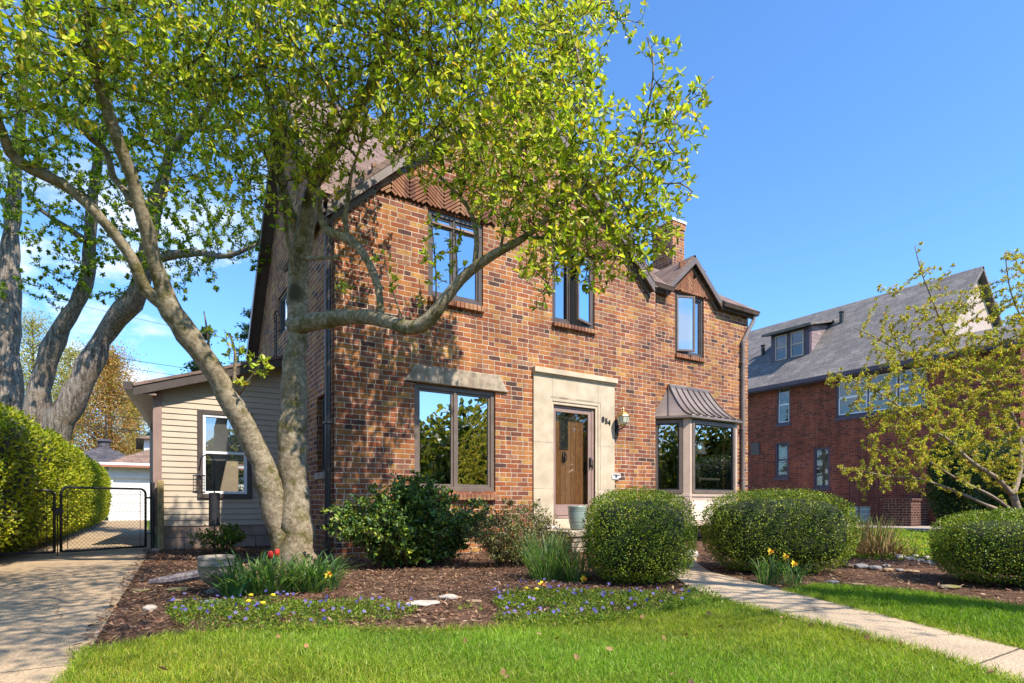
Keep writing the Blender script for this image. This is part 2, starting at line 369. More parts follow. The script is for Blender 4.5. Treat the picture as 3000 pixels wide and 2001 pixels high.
# ---------------------------------------------------------------- world, sun, camera
AZ, EL = math.radians(14), math.radians(51)
SUN = Vector((math.sin(AZ)*math.cos(EL), -math.cos(AZ)*math.cos(EL), math.sin(EL)))
w = bpy.data.worlds.new('World'); sc.world = w; w.use_nodes = True
t = w.node_tree; t.nodes.clear()
def wn(typ, **k):
    nd = t.nodes.new(typ)
    for a, v in k.items(): setattr(nd, a, v)
    return nd
sky = wn('ShaderNodeTexSky', sky_type='NISHITA', sun_disc=False); sky.sun_elevation = EL; sky.sun_rotation = PI - AZ
sky.air_density = 1.0; sky.dust_density = .35; sky.ozone_density = 1.6; sky.altitude = 0
tc = wn('ShaderNodeTexCoord'); mp = wn('ShaderNodeMapping'); mp.inputs['Scale'].default_value = (3.2, 3.2, 7.5); mp.inputs['Location'].default_value = (1.3, .4, .15)
nz = wn('ShaderNodeTexNoise'); nz.inputs['Scale'].default_value = 1.5; nz.inputs['Detail'].default_value = 7; nz.inputs['Roughness'].default_value = .58
cr = wn('ShaderNodeValToRGB'); cr.color_ramp.elements[0].position = .475; cr.color_ramp.elements[1].position = .60
sx = wn('ShaderNodeSeparateXYZ'); L = t.links.new
L(tc.outputs['Generated'], mp.inputs[0]); L(mp.outputs[0], nz.inputs[0]); L(nz.outputs[0], cr.inputs[0]); L(tc.outputs['Generated'], sx.inputs[0])
m1 = wn('ShaderNodeMapRange', interpolation_type='SMOOTHSTEP'); m1.inputs[1].default_value = .52; m1.inputs[2].default_value = .34; L(sx.outputs[2], m1.inputs[0])
m2 = wn('ShaderNodeMapRange', interpolation_type='SMOOTHSTEP'); m2.inputs[1].default_value = .42; m2.inputs[2].default_value = .18; L(sx.outputs[0], m2.inputs[0])
mu = wn('ShaderNodeMath', operation='MULTIPLY'); L(m1.outputs[0], mu.inputs[0]); L(m2.outputs[0], mu.inputs[1])
mv = wn('ShaderNodeMath', operation='MULTIPLY'); L(mu.outputs[0], mv.inputs[0]); L(cr.outputs[0], mv.inputs[1])
mw = wn('ShaderNodeMath', operation='MULTIPLY'); L(mv.outputs[0], mw.inputs[0]); mw.inputs[1].default_value = .85
mx = wn('ShaderNodeMix', data_type='RGBA'); L(mw.outputs[0], mx.inputs[0]); sk2 = wn('ShaderNodeMix', data_type='RGBA', blend_type='MULTIPLY'); sk2.inputs[0].default_value = 1; sk2.inputs[7].default_value = (.60,.92,1.24,1); L(sky.outputs[0], sk2.inputs[6]); L(sk2.outputs[2], mx.inputs[6]); mx.inputs[7].default_value = (5.0, 5.4, 6.2, 1)
bg = wn('ShaderNodeBackground'); bg.inputs[1].default_value = .132; L(mx.outputs[2], bg.inputs[0])
wo = wn('ShaderNodeOutputWorld'); L(bg.outputs[0], wo.inputs[0])
sun = bpy.data.lights.new('sun', 'SUN'); sun.energy = 4.2; sun.angle = math.radians(.53); sun.color = (1, .90, .76)
so = bpy.data.objects.new('sun', sun); COL.objects.link(so); so.location = SUN * 60; so.rotation_euler = SUN.to_track_quat('Z', 'Y').to_euler()
cam = bpy.data.cameras.new('camera'); cam.sensor_width = 36; cam.lens = FL/3000*36; cam.shift_y = (HY-1000.5)/3000; cam.clip_end = 1500; cam.clip_start = .05
co = bpy.data.objects.new('camera', cam); COL.objects.link(co); co.location = (0, -DD, EYE); co.rotation_euler = (PI/2, 0, -math.atan2(SA, CA)); sc.camera = co
sc.view_settings.view_transform = 'Standard'; sc.view_settings.look = 'None'; sc.view_settings.exposure = 1.0; sc.view_settings.gamma = 1
sc.cycles.max_bounces = 8; sc.cycles.diffuse_bounces = 3; sc.cycles.glossy_bounces = 3; sc.cycles.transparent_max_bounces = 16; sc.cycles.transmission_bounces = 4
sc.cycles.caustics_reflective = False; sc.cycles.caustics_refractive = False; sc.cycles.use_denoising = True

# ---------------------------------------------------------------- house helpers
def wall_grid(b, u0, u1, z0, z1, holes, depth, extra=()):
    """wall face in (u, d, z): cells around the openings, and the reveals of each opening"""
    us = sorted({u0, u1} | {h[0] for h in holes} | {h[1] for h in holes}); zs = sorted({z0, z1} | {h[2] for h in holes} | {h[3] for h in holes})
    for i in range(len(us)-1):
        for j in range(len(zs)-1):
            cu, cz = (us[i]+us[i+1])/2, (zs[j]+zs[j+1])/2
            if any(h[0] < cu < h[1] and h[2] < cz < h[3] for h in holes): continue
            b.add([(us[i],0,zs[j]),(us[i+1],0,zs[j]),(us[i+1],0,zs[j+1]),(us[i],0,zs[j+1])], [(0,1,2,3)])
    for a0, a1, c0, c1 in holes:
        tops_ = [] if abs(c1-z1) < .002 else [(2,6,7,3)]
        b.add([(a0,0,c0),(a1,0,c0),(a1,0,c1),(a0,0,c1),(a0,depth,c0),(a1,depth,c0),(a1,depth,c1),(a0,depth,c1)],
              [(0,4,5,1),(1,5,6,2),(3,7,4,0)] + tops_)
    for pl in extra: b.add([(u,0,z) for u, z in pl], [tuple(range(len(pl)))])
def frame_rect(b, u0, u1, z0, z1, d0, d1, w, mi=0, wb=None):
    wb = wb or w
    b.box(u0, u0+w, d0, d1, z0, z1, mi); b.box(u1-w, u1, d0, d1, z0, z1, mi)
    b.box(u0+w, u1-w, d0+.001, d1-.001, z1-w, z1, mi); b.box(u0+w, u1-w, d0+.001, d1-.001, z0, z0+wb, mi)
def window(par, mp, u0, u1, z0, z1, d, cuts=(), mat='bronze', sashmat=None, glass='glass', fw=.06, sw=.035, hung=False, name='window', shade=None, skip=()):
    b = B(mp); frame_rect(b, u0, u1, z0, z1, d, d+.09, fw)
    if shade: q_ = B(mp); q_.box(u0-.05, u1+.05, d+.16, d+.18, z0-.05, z1+.05); q_.build('shade', M[shade], w_ if 0 else par)  # sheet added behind the panes; the dark_room ones paint an unlit room
    xs = [u0+fw] + list(cuts) + [u1-fw]
    for c in cuts: b.box(c-.024, c+.024, d+.004, d+.08, z0+fw, z1-fw)
    w_ = b.build(name, M[mat], par, bevel=.004)
    for i in range(len(xs)-1):
        a0 = xs[i] + (.024 if i else 0); a1 = xs[i+1] - (.024 if i < len(xs)-2 else 0)
        if i in skip: continue
        spans = [(z0+fw, z1-fw)] if not hung else [(z0+fw, (z0+z1)/2), ((z0+z1)/2, z1-fw)]
        for j, (c0, c1) in enumerate(spans):
            dd = d + .022 + (.022 if hung and j == 1 else 0)
            s_ = B(mp); frame_rect(s_, a0+.002, a1-.002, c0+.002, c1-.002, dd, dd+.04, sw); s_.build('sash', M[sashmat or mat], w_, bevel=.003)
            p_ = B(mp); p_.add([(a0+sw, dd+.018, c0+sw), (a1-sw, dd+.018, c0+sw), (a1-sw, dd+.018, c1-sw), (a0+sw, dd+.018, c1-sw)], [(0,1,2,3)])
            p_.build('pane', M[glass], w_, recalc=False)
    return w_
def rowlock(par, mp, u0, u1, z0, z1, proj, n, mat):
    b = B(mp); st = (u1-u0)/n
    for i in range(n):
        j = random.uniform(-.004, .004)
        b.box(u0+i*st+.006, u0+(i+1)*st-.006, -proj+j, .05, z0+j, z1+j)
    b.box(u0, u1, -proj+.012, .052, z0+.006, z1-.01)
    return b.build('sill', M[mat], par, bevel=.006)
mpF = lambda y: (lambda u, d, z: (u, y+d, z))
mpS = lambda x: (lambda u, d, z: (x+d, u, z))

# ================================================================ the brick house
XL, XM, XR, YR = 2.44, 9.1, 12.56, .25
house = thing('brick_house', 'two storey brick house with stone door surround, bay window and front gable', 'house', (7.5, 3, 0))
LW = (3.70, 5.20, 1.02, 2.745); U1 = (3.935, 4.955, 4.165, 5.57); U2 = (6.42, 7.44, 4.165, 5.57); DR = (6.43, 7.44, .36, 2.645)
b = B(mpF(0)); wall_grid(b, XL, XM, -.05, 5.2, [LW, (U1[0],U1[1],U1[2],5.2), (U2[0],U2[1],U2[2],5.2), DR], .14)
pk, ez, sl = 5.77, 5.2, .93
gz = lambda x: ez + sl*(min(x, 2*pk-x) - XL)
xs = [XL, U1[0], U1[1], pk, U2[0], U2[1], XM]
for i in range(6):
    a, c = xs[i], xs[i+1]; hole = i in (1, 4); zb = 5.57 if hole else 5.2
    b.add([(a,0,zb),(c,0,zb),(c,0,max(gz(c), zb)),(a,0,max(gz(a), zb))], [(0,1,2,3)])
for u in (U1, U2):
    b.add([(u[0],0,5.2),(u[0],.14,5.2),(u[0],.14,5.57),(u[0],0,5.57)], [(0,1,2,3)]); b.add([(u[1],0,5.2),(u[1],.14,5.2),(u[1],.14,5.57),(u[1],0,5.57)], [(0,1,2,3)])
    b.add([(u[0],0,5.57),(u[1],0,5.57),(u[1],.14,5.57),(u[0],.14,5.57)], [(0,1,2,3)])
b.add([(XM,0,-.05),(XM,.6,-.05),(XM,.6,5.2),(XM,0,5.2)], [(0,1,2,3)])
b.build('front_wall', M['brick'], house, recalc=False)
RWN = (9.975, 10.93, 4.14, 5.5)
b = B(mpF(YR)); wall_grid(b, XM, XR, -.05, 5.36, [(RWN[0],RWN[1],RWN[2],5.36), (9.6, 11.6, .62, 2.6)], .14)
b.add([(9.55,0,5.36),(RWN[0],0,5.36),(RWN[0],0,5.78),(9.57,0,5.40)], [(0,1,2,3)])
b.add([(RWN[0],0,5.5),(RWN[1],0,5.5),(RWN[1],0,5.9),(10.48,0,6.3),(RWN[0],0,5.8)], [(0,1,2,3,4)])
b.add([(RWN[1],0,5.36),(11.42,0,5.36),(RWN[1],0,5.86)], [(0,1,2)])
for a in (RWN[0], RWN[1]): b.add([(a,0,5.36),(a,.14,5.36),(a,.14,5.5),(a,0,5.5)], [(0,1,2,3)])
b.add([(RWN[0],0,5.5),(RWN[1],0,5.5),(RWN[1],.14,5.5),(RWN[0],.14,5.5)], [(0,1,2,3)])
b.build('right_front_wall', M['brick'], house, recalc=False)
SW = [(3.2, 4.02, 4.2, 5.02), (4.15, 4.5, 3.82, 4.85), (.42, 1.0, 1.32, 2.52)]
b = B(mpS(XL)); wall_grid(b, 0, 6.35, -.05, 4.5, [(3.2,4.02,4.2,4.5), (4.15,4.5,3.82,4.5), SW[2]], .14)
ridY, ridZ = 2.83, 8.5
sz = lambda y: 5.3 + (ridZ-5.3)/ridY*y if y < ridY else ridZ - (ridZ-4.5)/(6.35-ridY)*(y-ridY)
ys = [0, ridY, 3.2, 4.02, 4.15, 4.5, 6.35]
for i in range(6):
    a, c = ys[i], ys[i+1]; zb = 5.02 if i == 2 else 4.85 if i == 4 else 4.5
    b.add([(a,0,zb),(c,0,zb),(c,0,sz(c)),(a,0,sz(a))], [(0,1,2,3)])
for a, h in ((3.2,5.02),(4.02,5.02),(4.15,4.85),(4.5,4.85)): b.add([(a,0,4.5),(a,.14,4.5),(a,.14,h),(a,0,h)], [(0,1,2,3)])
for a, c, h in ((3.2,4.02,5.02),(4.15,4.5,4.85)): b.add([(a,0,h),(c,0,h),(c,.14,h),(a,.14,h)], [(0,1,2,3)])
b.build('side_wall', M['brick'], house, recalc=False)
b = B(); b.add([(XR,YR,-.05),(XR,6.2,-.05),(XR,6.2,5.3),(XR,3.05,7.4),(XR,YR,5.45)], [(0,1,2,3,4)])
b.add([(XL,6.35,-.05),(XR,6.35,-.05),(XR,6.35,5.3),(XL,6.35,4.6)], [(0,1,2,3)]); b.add([(XM,0,5.2),(XM,6.3,5.2),(XM,ridY,ridZ)], [(0,1,2)])
b.build('rear_wall', M['brick'], house, recalc=False)
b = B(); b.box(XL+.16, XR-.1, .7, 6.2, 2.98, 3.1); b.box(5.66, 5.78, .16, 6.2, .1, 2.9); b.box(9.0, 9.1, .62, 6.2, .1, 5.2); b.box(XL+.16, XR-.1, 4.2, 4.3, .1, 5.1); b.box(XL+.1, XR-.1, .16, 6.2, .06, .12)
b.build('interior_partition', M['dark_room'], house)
# ---- roofs
def slab(b, p, q, r, s_, th):     # sloped roof slab over the four corners, thickness downwards
    P = [Vector(x) for x in (p, q, r, s_)]; n = (P[1]-P[0]).cross(P[3]-P[0]).normalized()
    if n.z < 0: n = -n
    b.prism([x - n*th for x in P], n*th)
b = B(); slab(b, (2.24,.02,5.36), (XM+.1,.02,5.36), (XM+.1,ridY,ridZ+.12), (2.24,ridY,ridZ+.12), .1)
slab(b, (2.24,ridY,ridZ+.12), (XM+.1,ridY,ridZ+.12), (XM+.1,6.62,4.36), (2.24,6.62,4.36), .1)
b.build('roof', M['roof'], house)
b = B(); pz = gz(pk)+.13
slab(b, (2.28,-.16,5.2), (2.28,2.9,5.2), (pk,2.9,pz), (pk,-.16,pz), .08); slab(b, (pk,-.16,pz), (pk,2.9,pz), (8.96,2.9,5.42), (8.96,-.16,5.42), .08)
b.build('gable_roof', M['roof_y'], house)
b = B()
for a, c in (((2.3,5.09), (pk,pz-.115)), ((pk,pz-.115), (8.93,5.29))):
    b.prism([(a[0],-.15,a[1]-.14),(c[0],-.15,c[1]-.14),(c[0],-.15,c[1]+.05),(a[0],-.15,a[1]+.05)], (0,.025,0))
    b.prism([(a[0],-.124,a[1]-.12),(c[0],-.124,c[1]-.12),(c[0],-.124,c[1]-.095),(a[0],-.124,a[1]-.095)], (0,.122,0), 1)
    b.prism([(a[0]+.02,-.03,a[1]-.22),(c[0],-.03,c[1]-.22),(c[0],-.03,c[1]-.12),(a[0]+.02,-.03,a[1]-.12)], (0,.028,0))
b.build('rake_board', [M['bronze_lit'], M['gutter']], house)
b = B()
for (y0, z0), (y1, z1) in (((-.12,5.16),(ridY,ridZ+.06)), ((ridY,ridZ+.06),(6.62,4.30))):
    b.prism([(2.2,y0,z0-.2),(2.2,y1,z1-.2),(2.2,y1,z1+.04),(2.2,y0,z0+.04)], (.035,0,0))
    b.prism([(2.236,y0,z0-.16),(2.236,y1,z1-.16),(2.236,y1,z1-.12),(2.236,y0,z0-.12)], (.2,0,0))
b.build('rake_board', M['gutter'], house)
rz_ = lambda y: 5.46+2.0/3.05*y
b = B(); slab(b, (XM-.1,.0,5.46), (9.72,.0,5.46), (9.72,.42,rz_(.42)), (XM-.1,.42,rz_(.42)), .09); slab(b, (11.4,.0,5.46), (12.7,.0,5.46), (12.7,.42,rz_(.42)), (11.4,.42,rz_(.42)), .09); slab(b, (XM-.3,.42,rz_(.42)), (12.7,.42,rz_(.42)), (12.7,3.05,7.46), (XM-.3,3.05,7.46), .09); slab(b, (XM-.3,3.05,7.46), (12.7,3.05,7.46), (12.7,6.3,5.3), (XM-.3,6.3,5.3), .09)
b.build('right_roof', M['roof'], house)
b = B(); dp = (10.49, 6.38)
slab(b, (9.5,.13,5.47), (9.5,1.7,5.47), (dp[0],1.7,dp[1]), (dp[0],.13,dp[1]), .06); slab(b, (dp[0],.13,dp[1]), (dp[0],1.7,dp[1]), (11.48,1.7,5.47), (11.48,.13,5.47), .06)
b.build('dormer_roof', M['roof_y'], house)
b = B()
for sx_ in (-1, 1):
    q = lambda t, o: (dp[0]+sx_*t, dp[1]-t*.915-o)
    for y0, o0, o1, t1, th in ((.10,.06,.20,.99,.03), (.215,.19,.30,.90,.03)):
        A = [q(0,o0), q(t1,o0), q(t1-.06,o1), q(0,o1)]
        b.prism([(x, y0, z) for x, z in A], (0, th, 0))
    A = [q(0,.10), q(.95,.10), q(.93,.14), q(0,.14)]; b.prism([(x, .131, z) for x, z in A], (0,.083,0), 1)
b.build('rake_board', [M['mauve'] if 0 else M['bronze_lit'], M['gutter']], house)
def gutter(par, x0, x1, y, z, mat='gutter'):
    b = B(); pr = [(0,0),(-.012,.05),(-.03,.075),(-.03,.10),(-.018,.10),(-.018,.085),(.10,.085),(.10,0)]
    b.prism([(x0, y+a, z+c) for a, c in pr], (x1-x0, 0, 0)); return b.build('gutter', M[mat], par)
gutter(house, 9.13, 9.70, .07, 5.37); gutter(house, 11.42, 12.74, .07, 5.385)
b = B(); b.box(9.13, 9.7, .14, .25, 5.33, 5.4); b.build('soffit', M['gutter'], house); b = B(); b.box(11.42, 12.7, .14, .25, 5.345, 5.4); b.build('soffit', M['gutter'], house)
# chimney
b = B(); b.box(12.58, 13.06, 2.65, 3.4, 0, 8.72); b.box(12.55, 13.09, 2.62, 3.43, 8.55, 8.72)
ch = b.build('chimney', M['brick'], house)
b = B(); b.box(12.53, 13.11, 2.6, 3.45, 8.722, 8.79); b.lathe([(.12,0),(.12,.16),(.1,.16),(.1,.02)], (12.82,3.0,8.79), 12); b.build('chimney_cap', M['white_paint'], ch)
b = B(); b.box(10.0, 10.5, 2.3, 2.8, 6.98, 7.32); b.build('roof_vent', M['slate_roof'], house)
# herringbone brick panels
def herring(par, y, x0, x1, zlo, zhi, clip, cell=.3, st=.062):
    b = B(); x = x0; k = 0
    while x < x1 - .02:
        sg = 1 if k % 2 == 0 else -1; w_ = min(cell, x1-x)
        n = int((zhi-zlo+w_)/st)+1
        for i in range(n):
            z = zlo + i*st - (w_ if sg > 0 else 0)*0.95
            # one brick edge running diagonally across the cell
            pts = [(x+.004, z if sg > 0 else z), (x+w_-.004, z+sg*w_*.75)]
            a, c = pts
            def cl(p, q):
                za, zc = p[1], q[1]; out = []
                t0, t1 = 0., 1.
                for lim, sgn in ((zlo, 1), (zhi, -1)):
                    fa, fc = (za-lim)*sgn, (zc-lim)*sgn
                    if fa < 0 and fc < 0: return None
                    if fa < 0: t0 = max(t0, fa/(fa-fc))
                    elif fc < 0: t1 = min(t1, fa/(fa-fc))
                if t1-t0 < .15: return None
                L_ = lambda t: (p[0]+(q[0]-p[0])*t, p[1]+(q[1]-p[1])*t)
                return L_(t0), L_(t1)
            r = cl(a, c)
            if r is None: continue
            mx_, mz_ = (r[0][0]+r[1][0])/2, (r[0][1]+r[1][1])/2
            if clip(mx_, mz_): b.beam((r[0][0], y-.014-random.random()*.012, r[0][1]), (r[1][0], y-.014-random.random()*.012, r[1][1]), .05, st*.58, (0,0,1))
        x += cell; k += 1
    o = b.build('herringbone_panel', M['edge_brick'], par); return o
M['edge_brick'] = brick_mat('edge_brick', [(0, (.34, .15, .085)), (.4, (.44, .21, .12)), (.7, (.26, .12, .085)), (.85, (.50, .27, .15))], (.3, .16, .1), h=.31, L=.37, joint=.001, bump=.4)
M['brick_backing'] = simple('gap_shade', (.05, .03, .022), .95, .2, 12)  # dark colour paints the shade in the gaps between brick edges
for x0, x1 in ((3.0, 5.2), (5.9, 7.75)):
    herring(house, 0, x0, x1, 5.60, 5.98, lambda x, z: True)
b = B(); b.box(3.0, 5.2, -.004, .01, 5.585, 5.99); b.box(5.9, 7.75, -.004, .01, 5.585, 5.99); b.build('brick_backing', M['brick_backing'], house)
herring(house, YR, 9.68, 11.3, 5.52, 6.2, lambda x, z: z < dp[1]-.17-abs(x-dp[0])*.915, cell=.42, st=.05)
b = B(); b.prism([(9.72,YR-.004,5.515),(11.26,YR-.004,5.515),(dp[0],YR-.004,6.22)], (0,.008,0)); b.build('brick_backing', M['brick_backing'], house)
# ---- windows of the front
window(house, mpF(0), *LW[:2], LW[2]+.0, LW[3], .035, (4.44,), 'bronze_lit', fw=.075, sw=.04)
rowlock(house, mpF(0), 3.70, 5.2, .875, .985, .085, 20, 'edge_brick')
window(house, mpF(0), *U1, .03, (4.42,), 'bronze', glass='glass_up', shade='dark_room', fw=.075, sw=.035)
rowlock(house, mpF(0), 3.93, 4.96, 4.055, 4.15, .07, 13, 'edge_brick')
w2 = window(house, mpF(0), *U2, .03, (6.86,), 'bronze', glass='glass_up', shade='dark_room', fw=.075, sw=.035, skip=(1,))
rowlock(house, mpF(0), 6.41, 7.45, 4.08, 4.155, .07, 13, 'edge_brick')
w3 = window(house, mpF(YR), *RWN, .03, (10.47,), 'bronze', glass='glass_bay', fw=.07, sw=.035, skip=(0,))
rowlock(house, mpF(YR), 9.97, 10.94, 4.04, 4.13, .06, 13, 'edge_brick')
def open_sash(win, hx, hy, wd, z0, z1, ang, hinge):   # casement leaf standing open about a vertical hinge
    dx, dy = (-math.cos(ang), -math.sin(ang)) if hinge == 'right' else (math.cos(ang), -math.sin(ang))
    mp = lambda u, d, z: (hx + dx*u - dy*d*(1 if hinge == 'left' else -1)*1, hy + dy*u + (dx*d if hinge == 'left' else -dx*d), z)
    s_ = B(mp); frame_rect(s_, 0, wd, z0, z1, -.02, .02, .04); s_.build('sash', M['bronze_lit'], win)
    p_ = B(mp); p_.add([(.04,0,z0+.04),(wd-.04,0,z0+.04),(wd-.04,0,z1-.04),(.04,0,z1-.04)], [(0,1,2,3)]); p_.build('pane', M['glass_up'], win, recalc=False)
    c_ = B(); e = mp(wd*.6, 0, z0); c_.beam((hx+dx*.1, hy+.05, z0-.01), (e[0], e[1], z0-.012), .02, .012); c_.build('crank_arm', M['black'], win)
open_sash(w2, 7.36, .03, .49, 4.25, 5.49, math.radians(20), 'right')
open_sash(w3, 10.05, YR+.03, .44, 4.2, 5.43, math.radians(22), 'left')
window(house, mpS(XL), SW[0][0], SW[0][1], SW[0][2], SW[0][3], .03, (), 'bronze', glass='glass_up')
window(house, mpS(XL), SW[1][0], SW[1][1], SW[1][2], SW[1][3], .03, (), 'bronze', glass='glass_up', fw=.05)
window(house, mpS(XL), SW[2][0], SW[2][1], SW[2][2], SW[2][3], .08, (), 'gutter')
b = B(); b.box(XL-.03, XL+.05, .38, 1.04, 1.2, 1.31); b.build('sill', M['rough_stone'], house, bevel=.01)
b = B(); b.prism([(3.52,-.045,2.75),(5.44,-.045,2.75),(5.27,-.045,3.03),(3.69,-.045,3.01)], (0,.12,0)); b.build('stone_lintel', M['rough_stone'], house, bevel=.012)
# downpipes
b = B(); b.tube([(XL-.07,.10,4.85),(XL-.07,.10,.06)], .045, 10); b.tube([(XL-.02,-.02,5.12),(XL-.07,.0,5.0),(XL-.07,.10,4.80)], .045, 10)
for z in (.5, 2.0, 3.6): b.box(XL-.13, XL, .04, .16, z, z+.03)
b.build('downpipe', M['downpipe'], house, smooth=False)
gx = 12.28
b = B(); b.tube([(12.62,.12,5.40),(12.60,.13,5.25),(gx,.19,4.72),(gx,.19,3.0),(gx,.19,.1)], .045, 8)
for z in (1.4, 2.6, 4.2): b.box(gx-.07, gx+.07, .15, .25, z, z+.03)
b.build('downpipe', M['grey_pipe'], house)
# ---- stone door surround with cornice
b = B(); dpth = -.035
b.box(5.98, 6.40, dpth, .1, .36, 3.15); b.box(7.50, 7.93, dpth, .1, .36, 3.15); b.box(6.40, 7.50, dpth, .1, 2.70, 3.15)
b.box(6.40, 6.435, dpth+.014, .1, .36, 2.70); b.box(7.44, 7.50, dpth+.014, .1, .36, 2.70); b.box(6.435, 7.44, dpth+.014, .1, 2.645, 2.70)
b.box(5.97, 7.96, -.095, .06, 3.18, 3.275); b.box(5.975, 7.95, -.06, .06, 3.15, 3.18)
ds = b.build('door_surround', M['limestone'], house, bevel=.006)
JN = []
for z in (1.085, 1.93): JN += [(5.981, 6.40, -.0015, z, z+.008), (7.5, 7.929, -.0015, z, z+.008)]
JN += [(6.35, 7.56, -.0025, 2.755, 2.785), (7.548, 7.562, -.0025, 1.09, 2.755)]
for a0, a1, e_, c0_, c1_ in JN: b = B(); b.box(a0, a1, dpth+e_, dpth+.002, c0_, c1_); b.build('stone_joint', M['rough_stone'], ds)

b = B(); b.box(6.43, 7.45, -.06, .3, .36, .53); b.build('door_sill', M['limestone'], house, bevel=.008)
# house number
def text_part(name, s_, size, loc, mat, par, ext=.006):
    cu = bpy.data.curves.new(name, 'FONT'); cu.body = s_; cu.size = size; cu.extrude = ext; cu.align_x = 'CENTER'; cu.align_y = 'CENTER'; cu.offset = .003
    tmp = bpy.data.objects.new('t', cu); COL.objects.link(tmp); dg = bpy.context.evaluated_depsgraph_get(); dg.update()
    me = bpy.data.meshes.new_from_object(tmp.evaluated_get(dg)); bpy.data.objects.remove(tmp)
    me.transform(Matrix.Translation(Vector(loc) - LOC[par.name]) @ Matrix.Rotation(PI/2, 4, 'X'))
    me.materials.clear(); me.name = name
    return link(name, me, mat, par)
for ch_, (px, py) in zip('854', ((1766.5, 1229.5), (1776.2, 1234.2), (1784.5, 1238.8))):
    x, z = F(px, py, -.04); text_part('house_number', ch_, .145, (x, -.043, z), M['black'], ds)
# storm door and wooden door behind
b = B(mpF(0)); frame_rect(b, 6.445, 7.375, .535, 2.60, .03, .07, .075, wb=.22); b.box(6.52, 7.3, .034, .066, .735, .80)
b.box(7.376, 7.44, .02, .12, .535, 2.64); b.box(6.436, 6.445, .03, .12, .535, 2.64); b.box(6.446, 7.375, .03, .12, 2.602, 2.644)
sd = b.build('storm_door', M['mauve'], house, bevel=.005)
b = B(); b.add([(6.515,.05,.79),(7.305,.05,.79),(7.305,.05,2.53),(6.515,.05,2.53)], [(0,1,2,3)]); b.build('pane', M['glass_door'], sd, recalc=False)
b = B(); b.box(6.50, 7.32, .02, .033, .6, .72); b.build('kick_panel', M['mauve'], sd, bevel=.01)
b = B(); b.box(7.325, 7.365, .0, .032, 1.52, 1.70); b.tube([(7.345,0,1.66),(7.345,-.05,1.65),(7.345,-.055,1.56),(7.345,0,1.54)], .009, 8); b.box(7.385, 7.40, .0, .03, 1.48, 1.56); b.build('door_handle', M['black'], sd)
m = N('door_wood'); x_, y_, z_ = m.sep(m.pos()); pl = m.math('FLOOR', m.math('DIVIDE', x_, .118)); wv = m.n('ShaderNodeTexWhiteNoise', noise_dimensions='1D'); m.put(wv.inputs['W'], pl)
gr = m.noise(6, 6, m.vscale(m.pos(), (14, 4, .7)), .65, 1.2)
cw = m.mix(m.rng(gr, .3, .7), (.15, .055, .016), (.46, .22, .07)); cw = m.mix(m.math('MULTIPLY', wv.outputs[0], .5), cw, (.50, .30, .16))
fr_ = m.math('FRACT', m.math('DIVIDE', x_, .118)); cw = m.mix(m.rng(m.math('MINIMUM', fr_, m.math('SUBTRACT', 1, fr_)), 0, .05), (.05, .02, .008), cw)
M['door_wood'] = m.end(m.pbr(cw, .55, m.bump(gr, .3, .004)))
b = B(); b.box(6.45, 7.44, .15, .2, .53, 2.644); fd = b.build('front_door', M['door_wood'], house)
b = B(); frame_rect(b, 6.70, 6.90, 1.84, 2.52, .138, .152, .018); 
for i in range(7):
    z = 1.87 + i*.09; b.tube([(6.72,.145,z),(6.76,.143,z+.045),(6.80,.145,z+.06),(6.84,.143,z+.045),(6.88,.145,z)], .005, 5)
dw = b.build('leaded_light', M['bronze'], fd)
b = B(); b.add([(6.71,.147,1.85),(6.89,.147,1.85),(6.89,.147,2.51),(6.71,.147,2.51)], [(0,1,2,3)]); b.build('pane', M['black'], dw, recalc=False)
b = B(); b.box(6.77, 6.83, .135, .15, 1.60, 1.80); b.tube([(6.78,.13,1.78),(6.76,.10,1.70),(6.80,.09,1.62),(6.84,.10,1.70),(6.82,.13,1.78)], .01, 6); b.build('door_knocker', M['black'], fd)
b = B(); b.lathe([(.03,0),(.03,.02)], (7.3,.12,1.5), 12); b.tube([(7.31,.15,1.46),(7.31,.09,1.46)], .028, 10); b.box(7.29, 7.33, .14, .15, 1.38, 1.62); b.build('door_knob', M['black'], fd)
# lantern by the door
M['brass'] = simple('aged_brass', (.42, .25, .08), .35, .3, 20, metal=.7)
M['lamp_glass'] = simple('frosted_glass', (.58, .60, .48), .25, .1, 6)
lx, ly = 8.0, -.2
b = B(); b.lathe([(.05,-.02),(.05,0)], (lx-.02,-.03,2.36), 12); b.tube([(lx-.02,-.02,2.34),(lx-.02,-.1,2.28),(lx,ly,2.30),(lx,ly,2.36)], .014, 8)
b.tube([(lx-.03,-.03,2.30),(lx-.03,-.07,2.2),(lx-.01,-.06,2.14)], .01, 6); b.box(lx-.06, lx+.02, -.03, .0, 2.2, 2.48)
lm = b.build('wall_lantern', M['black'], house)
b = B(); b.lathe([(.052,2.36),(.098,2.40),(.118,2.52)], (lx,ly,0), 8); b.build('lamp_glass', M['lamp_glass'], lm)
b = B(); b.lathe([(.13,2.52),(.12,2.545),(.075,2.60),(.03,2.625),(.012,2.65),(.018,2.67),(.004,2.70)], (lx,ly,0), 8); b.lathe([(.02,2.31),(.055,2.34),(.055,2.362)], (lx,ly,0), 8)
for k in range(8):
    a = 2*PI*k/8; b.tube([(lx+.1*math.cos(a),ly+.1*math.sin(a),2.40),(lx+.12*math.cos(a),ly+.12*math.sin(a),2.52)], .005, 5)
b.build('lamp_cap', M['brass'], lm)
b = B(); b.box(7.84, 8.07, -.055, -.0, 1.325, 1.385); b.box(7.85, 8.02, -.052, -.0, 1.295, 1.318); b.box(7.90, 8.07, -.05, 0, 1.392, 1.41)
ms = b.build('mail_slot', M['white_paint'], house, bevel=.006)
